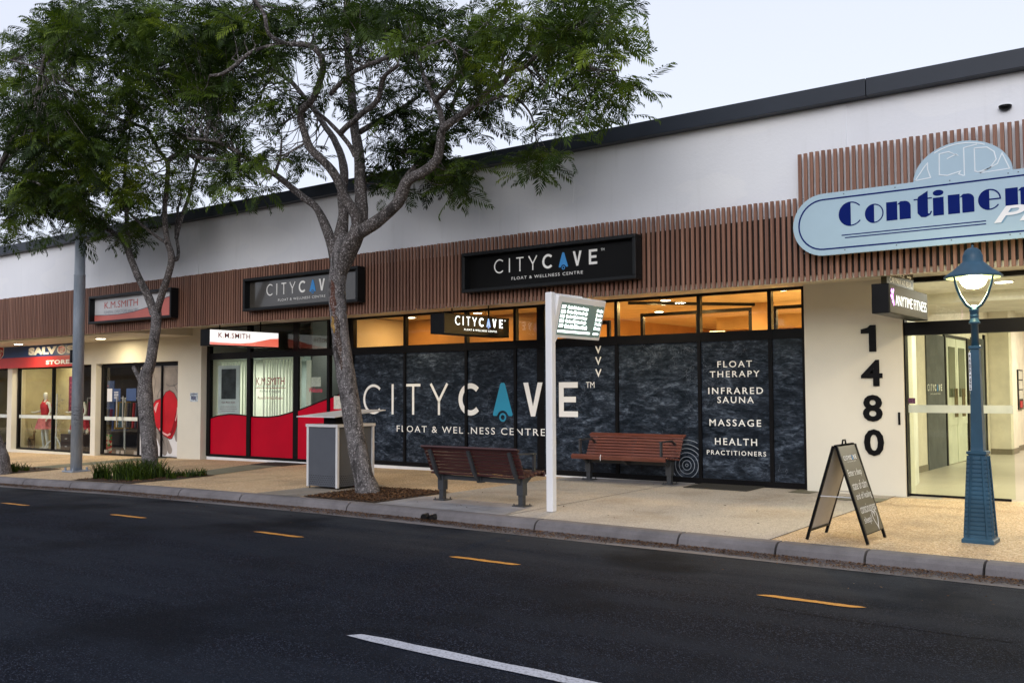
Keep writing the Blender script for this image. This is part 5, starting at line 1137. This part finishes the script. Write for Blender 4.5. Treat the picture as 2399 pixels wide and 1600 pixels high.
ml = [[(795, 640, -3.8, .11), (775, 565, -3.82, .085), (745, 493, -3.9, .06), (714, 465, -4.0, .055), (680, 436, -4.1, .05), (642, 409, -4.3, .046), (603, 390, -4.4, .04), (573, 369, -4.6, .036), (534, 344, -4.8, .03), (500, 329, -5, .025), (440, 325, -5.3, .018)],
      [(642, 409, -4.3, .030), (655, 375, -4.2, .022), (660, 330, -4.1, .015)],
      [(795, 640, -3.8, .11), (798, 560, -3.7, .12), (806, 505, -3.6, .085), (802, 452, -3.5, .075), (806, 402, -3.4, .07), (795, 352, -3.2, .06), (764, 298, -3.0, .05), (726, 245, -2.9, .045), (684, 195, -2.8, .04), (645, 168, -2.7, .03)],
      [(795, 640, -3.8, .11), (837, 528, -3.8, .095), (806, 459, -4.0, .072), (779, 402, -4.2, .066), (730, 352, -4.4, .06), (714, 314, -4.5, .055), (703, 264, -4.6, .056), (730, 237, -4.6, .05), (749, 191, -4.7, .048), (756, 142, -4.9, .045), (726, 107, -5.1, .04), (668, 103, -5.3, .034), (630, 80, -5.5, .03), (619, 34, -5.6, .025), (596, 0, -5.7, .02)],
      [(668, 103, -5.3, .03), (596, 119, -5.5, .028), (550, 153, -5.6, .026), (519, 174, -5.7, .024), (490, 178, -5.8, .018)],
      [(795, 640, -3.8, .11), (840, 540, -3.7, .12), (844, 440, -3.5, .095), (841, 367, -3.4, .085), (829, 287, -3.2, .075), (821, 191, -3.1, .07), (814, 96, -3.0, .062), (810, 38, -2.9, .055), (818, -20, -2.9, .05)],
      [(795, 640, -3.8, .11), (828, 560, -3.85, .12), (856, 536, -3.9, .10), (890, 513, -3.95, .092), (932, 475, -4.0, .085), (955, 425, -4.05, .078), (994, 402, -4.1, .07), (1024, 375, -4.1, .065), (1032, 337, -4.1, .06), (1040, 302, -4.1, .055), (1106, 252, -4.2, .045), (1146, 212, -4.3, .04), (1180, 195, -4.4, .036), (1196, 169, -4.5, .032), (1232, 156, -4.6, .03), (1275, 109, -4.7, .026), (1348, 60, -4.9, .02), (1400, 36, -5, .014)],
      [(1040, 302, -4.1, .05), (1032, 268, -4.0, .042), (1020, 237, -3.9, .038), (998, 191, -3.8, .034), (982, 145, -3.7, .028), (959, 99, -3.6, .02)],
      [(1020, 237, -4.0, .04), (1066, 184, -4.3, .036), (1086, 143, -4.5, .032), (1093, 109, -4.6, .028), (1133, 63, -4.8, .024), (1160, 30, -4.9, .02), (1186, 0, -5.0, .016)],
      [(932, 470, -3.8, .07), (945, 430, -3.5, .055), (967, 398, -3.3, .05), (1009, 348, -3.1, .045), (1047, 275, -2.9, .04), (1074, 214, -2.8, .032), (1100, 150, -2.7, .02)],
      [(832, 367, -3.9, .045), (814, 333, -4.0, .034), (768, 283, -4.2, .028), (737, 260, -4.4, .024)],
      [(800, 310, -4.1, .045), (840, 272, -4.3, .042), (883, 237, -4.5, .038), (898, 184, -4.6, .032), (932, 153, -4.7, .024)],
      [(775, 221, -4.6, .036), (818, 176, -4.8, .032), (864, 153, -5.0, .028), (913, 134, -5.2, .026), (967, 122, -5.4, .022), (1043, 92, -5.6, .015)],
      [(844, 310, -3.2, .05), (890, 283, -2.9, .042), (940, 255, -2.8, .034), (985, 225, -2.7, .024)],
      [(1146, 212, -4.2, .03), (1175, 165, -4.0, .024), (1180, 110, -3.9, .02), (1200, 60, -3.8, .014)], [(1196, 169, -4.5, .026), (1230, 120, -4.3, .022), (1250, 85, -4.2, .016)], [(1240, 110, -4.6, .022), (1330, 108, -4.8, .018), (1390, 160, -5, .012), (1450, 165, -5.1, .008)], [(1106, 252, -4.1, .03), (1190, 225, -3.6, .022), (1240, 260, -3.2, .015), (1255, 310, -3.0, .010)]]
F, Bk = (-5.6, -3.0), (-3.6, -2.45)
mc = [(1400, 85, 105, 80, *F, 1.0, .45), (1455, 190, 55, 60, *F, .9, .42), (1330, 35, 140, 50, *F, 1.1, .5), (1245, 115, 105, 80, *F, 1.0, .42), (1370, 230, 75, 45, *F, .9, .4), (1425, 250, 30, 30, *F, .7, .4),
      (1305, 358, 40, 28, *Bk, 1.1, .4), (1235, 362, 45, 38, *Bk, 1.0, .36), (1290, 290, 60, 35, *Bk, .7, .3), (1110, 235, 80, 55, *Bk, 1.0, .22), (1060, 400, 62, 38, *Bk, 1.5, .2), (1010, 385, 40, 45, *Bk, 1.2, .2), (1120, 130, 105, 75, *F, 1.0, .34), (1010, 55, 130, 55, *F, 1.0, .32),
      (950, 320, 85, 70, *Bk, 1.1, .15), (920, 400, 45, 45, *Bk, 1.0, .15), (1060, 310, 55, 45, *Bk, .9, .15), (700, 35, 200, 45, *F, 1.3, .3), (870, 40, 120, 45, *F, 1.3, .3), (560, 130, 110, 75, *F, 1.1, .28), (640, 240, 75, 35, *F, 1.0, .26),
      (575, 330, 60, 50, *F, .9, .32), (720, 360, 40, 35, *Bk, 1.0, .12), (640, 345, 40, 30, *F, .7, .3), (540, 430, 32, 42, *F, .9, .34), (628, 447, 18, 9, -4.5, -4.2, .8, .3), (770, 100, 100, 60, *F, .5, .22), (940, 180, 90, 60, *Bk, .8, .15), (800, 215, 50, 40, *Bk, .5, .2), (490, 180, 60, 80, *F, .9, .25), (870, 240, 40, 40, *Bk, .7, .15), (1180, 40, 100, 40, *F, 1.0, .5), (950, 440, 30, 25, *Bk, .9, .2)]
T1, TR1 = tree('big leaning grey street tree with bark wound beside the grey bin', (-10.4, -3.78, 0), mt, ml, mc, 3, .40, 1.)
def wound(name, mat, y0, y1, a0, a1, lift):
    n, m_ = 26, 9; wd = MB(); vs = []
    for i in range(n+1):
        k = i/n; py_ = y0+(y1-y0)*k; c = at(float(np.interp(py_, [665, 737, 833, 928], [790, 793, 803, 818])), py_, -3.80); v = CAMP-c; v.z = 0; v.normalize(); s_ = v.cross(Vector((0, 0, 1)))
        w_ = math.sin(math.pi*min(1, max(0, k)))**.6*(1+.25*math.sin(k*13)); mid = (a0+a1)/2+4*math.sin(k*9)
        for j in range(m_+1):
            a = R(mid+(a1-a0)/2*w_*(j/m_*2-1)); e = lift*math.sin(math.pi*j/m_)*(1+.6*mnoise.noise(c*14+Vector((j, 0, 0))))-.006
            d = v*math.cos(a)-s_*math.sin(a); vs.append(c+d*(.137+e))
    wd.add(vs, [(i*(m_+1)+j, i*(m_+1)+j+1, (i+1)*(m_+1)+j+1, (i+1)*(m_+1)+j) for i in range(n) for j in range(m_)], True)
    wd.build(name, mat, T1)
wound('bark_wound', M['wound'], 658, 750, -62, -12, .022)
wound('lower_bark_wound', bark_mat('dark_healed_wood', (.02, .012, .010), (.13, .085, .065)), 735, 868, -52, 4, .026)
wound('lichen_patch', pm('ochre_lichen', (.32, .19, .05), .8, .4, 30), 742, 782, -60, -22, .034)
t2 = [(354, 1126, -3.3, .17), (352, 1090, -3.3, .15), (347, 1010, -3.3, .148), (340, 930, -3.3, .15), (342, 880, -3.3, .13), (352, 850, -3.3, .10), (362, 790, -3.3, .095), (366, 745, -3.3, .095), (364, 725, -3.3, .105)]
l2 = [[(335, 905, -3.28, .06), (324, 880, -3.25, .05), (312, 862, -3.2, .042)], [(362, 735, -3.3, .09), (345, 690, -3.35, .072), (322, 645, -3.4, .068), (303, 595, -3.4, .065), (295, 568, -3.4, .07)], [(298, 570, -3.4, .055), (270, 550, -3.5, .05), (240, 530, -3.7, .048), (200, 498, -3.9, .046), (150, 465, -4.2, .04), (110, 440, -4.4, .03), (60, 420, -4.6, .02)], [(300, 570, -3.4, .05), (297, 520, -3.3, .045), (296, 460, -3.2, .04), (293, 400, -3.1, .03), (305, 300, -3.0, .02)],
      [(366, 735, -3.3, .08), (380, 685, -3.3, .068), (396, 640, -3.3, .066), (402, 600, -3.3, .066), (391, 560, -3.35, .055), (385, 500, -3.4, .048), (391, 440, -3.5, .044), (393, 385, -3.6, .04), (370, 350, -3.7, .036), (345, 305, -3.9, .034), (290, 285, -4.1, .032), (240, 262, -4.3, .030), (200, 235, -4.5, .028), (150, 190, -4.7, .024), (90, 160, -4.9, .018), (20, 140, -5, .012)],
      [(400, 590, -3.25, .045), (412, 610, -3.2, .035), (418, 590, -3.1, .032), (412, 540, -3.05, .03), (416, 500, -3.0, .024), (425, 455, -2.9, .018)], [(413, 560, -3.1, .04), (425, 510, -3.0, .038), (446, 450, -2.9, .036), (455, 405, -2.8, .032), (470, 340, -2.7, .024)], [(390, 570, -3.4, .03), (355, 545, -3.5, .028), (320, 515, -3.6, .026), (285, 480, -3.8, .024), (250, 430, -4, .016)],
      [(393, 375, -3.6, .036), (420, 362, -3.8, .032), (480, 372, -4.0, .03), (560, 378, -4.3, .024)], [(393, 375, -3.6, .03), (430, 352, -3.6, .026), (500, 350, -3.6, .02)], [(290, 285, -4.1, .024), (350, 250, -4.0, .02), (360, 170, -3.9, .014)], [(415, 320, -3.7, .03), (470, 330, -3.8, .026), (520, 345, -3.9, .02)]]
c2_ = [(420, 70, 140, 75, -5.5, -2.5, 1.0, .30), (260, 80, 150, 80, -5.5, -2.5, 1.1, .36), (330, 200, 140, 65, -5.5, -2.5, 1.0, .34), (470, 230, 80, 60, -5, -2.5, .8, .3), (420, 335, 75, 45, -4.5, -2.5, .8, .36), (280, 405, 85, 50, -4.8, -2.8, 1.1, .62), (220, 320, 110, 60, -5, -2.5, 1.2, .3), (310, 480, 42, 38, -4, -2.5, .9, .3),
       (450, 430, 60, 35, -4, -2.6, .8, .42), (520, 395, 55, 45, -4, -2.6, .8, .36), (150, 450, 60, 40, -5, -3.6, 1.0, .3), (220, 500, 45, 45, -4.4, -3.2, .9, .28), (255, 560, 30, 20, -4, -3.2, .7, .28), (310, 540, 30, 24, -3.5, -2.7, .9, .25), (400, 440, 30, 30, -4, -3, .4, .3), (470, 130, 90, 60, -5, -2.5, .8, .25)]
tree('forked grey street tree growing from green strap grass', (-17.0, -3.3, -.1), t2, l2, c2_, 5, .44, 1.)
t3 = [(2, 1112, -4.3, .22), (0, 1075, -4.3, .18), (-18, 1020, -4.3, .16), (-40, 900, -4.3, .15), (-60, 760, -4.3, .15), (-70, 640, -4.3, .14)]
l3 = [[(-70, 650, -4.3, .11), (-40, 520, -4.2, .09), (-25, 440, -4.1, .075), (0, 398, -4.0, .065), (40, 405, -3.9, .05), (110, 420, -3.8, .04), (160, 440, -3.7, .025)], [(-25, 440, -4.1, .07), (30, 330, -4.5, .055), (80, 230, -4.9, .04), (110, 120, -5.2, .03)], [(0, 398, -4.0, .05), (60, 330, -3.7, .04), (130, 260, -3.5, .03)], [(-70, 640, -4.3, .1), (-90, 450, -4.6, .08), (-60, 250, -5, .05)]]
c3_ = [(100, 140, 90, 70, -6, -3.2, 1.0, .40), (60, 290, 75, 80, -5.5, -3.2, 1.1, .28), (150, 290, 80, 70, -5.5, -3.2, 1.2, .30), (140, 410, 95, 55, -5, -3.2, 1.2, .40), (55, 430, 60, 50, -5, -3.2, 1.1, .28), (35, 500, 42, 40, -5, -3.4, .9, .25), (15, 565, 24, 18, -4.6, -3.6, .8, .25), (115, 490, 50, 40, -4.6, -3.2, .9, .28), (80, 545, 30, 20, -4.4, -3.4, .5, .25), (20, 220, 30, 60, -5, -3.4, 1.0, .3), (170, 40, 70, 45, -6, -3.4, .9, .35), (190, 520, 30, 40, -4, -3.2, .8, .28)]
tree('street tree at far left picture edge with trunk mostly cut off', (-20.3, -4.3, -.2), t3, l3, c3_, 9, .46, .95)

# ------------------------------------------------------------------ grass, mulch, litter
def merge_blades(specs, name, label):
    st_, ti_ = [], []
    for n, cx, cy, sx, sy, hh in specs:
        for i in range(n):
            a = rng.uniform(0, 6.28); k = math.sqrt(rng.uniform(0, 1)); x = cx+sx*k*math.cos(a); y = cy+sy*k*math.sin(a); z = fp(x, y)+.01; h_ = hh*rng.uniform(.45, 1.15); az = rng.uniform(0, 6.28); lean = rng.uniform(.2, 1.0)*h_; w_ = .008+.006*rng.random()
            d = np.array([math.cos(az), math.sin(az), 0]); s_ = np.array([-d[1], d[0], 0])*w_; p = [np.array([x, y, z])+d*lean*q*q+np.array([0, 0, h_*(q-.30*q**3)]) for q in (0, .35, .7, 1)]; tn = rng.uniform(.1, .7)
            for j in range(3): st_.append(np.array([p[j]-s_*(1-j*.28), p[j]+s_*(1-j*.28), p[j+1]+s_*(.72-j*.3), p[j+1]-s_*(.72-j*.3)])); ti_.append(np.array([tn]))
    e = bpy.data.objects.new('tmp', None); ORG[e] = Vector((0, 0, 0)); o = leaf_object(name, st_, ti_, M['grass'], e); o.parent = None; bpy.data.objects.remove(e); tag(o, label, 'grass', kind='stuff')
sp = []
for i in range(46):
    x = rng.uniform(-17.05, -15.75); y = rng.uniform(-4.3, -3.15); sp.append((26, x, y, .08, .08, .44 if x < -15.95 else .30))
sp += [(30, -15.6+rng.uniform(-.25, .2), -3.3+rng.uniform(-.4, .3), .10, .10, .20) for _ in range(7)]
merge_blades(sp, 'strap_grass', 'dark green strap grass growing round the forked tree')
merge_blades([(26, -20.9+rng.uniform(-.25, .25), -3.9+rng.uniform(-.35, .3), .08, .08, .26) for _ in range(7)], 'tufted_grass', 'small green tufts in the bed beside the leftmost trunk')
def chip_mat():
    m, t, b = newmat('dry_brown_litter'); a = N(t, 'Attribute', attribute_name='tint')
    t.links.new(ramp(t, a.outputs['Fac'], [(0, (.022, .009, .003)), (.55, (.10, .042, .013)), (.9, (.22, .11, .04)), (1, (.45, .36, .24))]), b.inputs['Base Color']); b.inputs['Roughness'].default_value = .85; return m
M['chip'] = chip_mat()
def chips(pts, name, label, smin, smax):
    st_, ti_ = [], []
    for x, y, z in pts:
        a = rng.uniform(0, 6.28); L = rng.uniform(smin, smax); w_ = L*rng.uniform(.2, .5); d = np.array([math.cos(a), math.sin(a), rng.normal(0, .25)]); s_ = np.array([-d[1], d[0], rng.normal(0, .35)]); c = np.array([x, y, z+rng.uniform(.004, .018)])
        st_.append(np.array([c-d*L/2-s_*w_/2*.6, c+d*L*.1-s_*w_/2, c+d*L/2+s_*w_/2*.3, c-d*L*.1+s_*w_/2])); ti_.append(np.array([rng.beta(1.6, 2.2)]))
    e = bpy.data.objects.new('tmp', None); ORG[e] = Vector((0, 0, 0)); o = leaf_object(name, st_, ti_, M['chip'], e); o.parent = None; bpy.data.objects.remove(e); tag(o, label, 'litter', kind='stuff')
pts = []
for i in range(46000):
    x = -30+33*rng.random()**.8; k = rng.random()**2.0; y = -4.855-.20*k*(1+.35*math.sin(x*1.7)); pts.append((x, y, zk(x)-.124+.016*(1-k)))
for i in range(240): x = rng.uniform(-22, 1); y = rng.uniform(-6.2, -5.1); pts.append((x, y, zr(x, y)))
chips(pts, 'gutter_litter', 'dry brown leaf litter lying along the gutter', .008, .032)
pts = [(x, y, fp(x, y)+.014) for x, y in zip(rng.uniform(-10.88, -9.44, 6500), rng.uniform(-4.58, -3.07, 6500))]
chips(pts, 'mulch', 'brown bark mulch under the big leaning tree', .015, .06)
pts = [(x, y, fp(x, y)+.014) for x, y in zip(rng.uniform(-17.25, -15.4, 2500), rng.uniform(-4.55, -2.9, 2500))]+[(x, y, fp(x, y)+.014) for x, y in zip(rng.uniform(-22.5, -20.4, 1500), rng.uniform(-4.55, -3.1, 1500))]
pts += [(x, y, fp(x, y)+.002) for x, y in zip(rng.uniform(-20, 0, 90), rng.uniform(-4.5, -.3, 90))]
chips(pts, 'bed_litter', 'brown leaf litter in the left tree beds and scattered on paving', .015, .05)
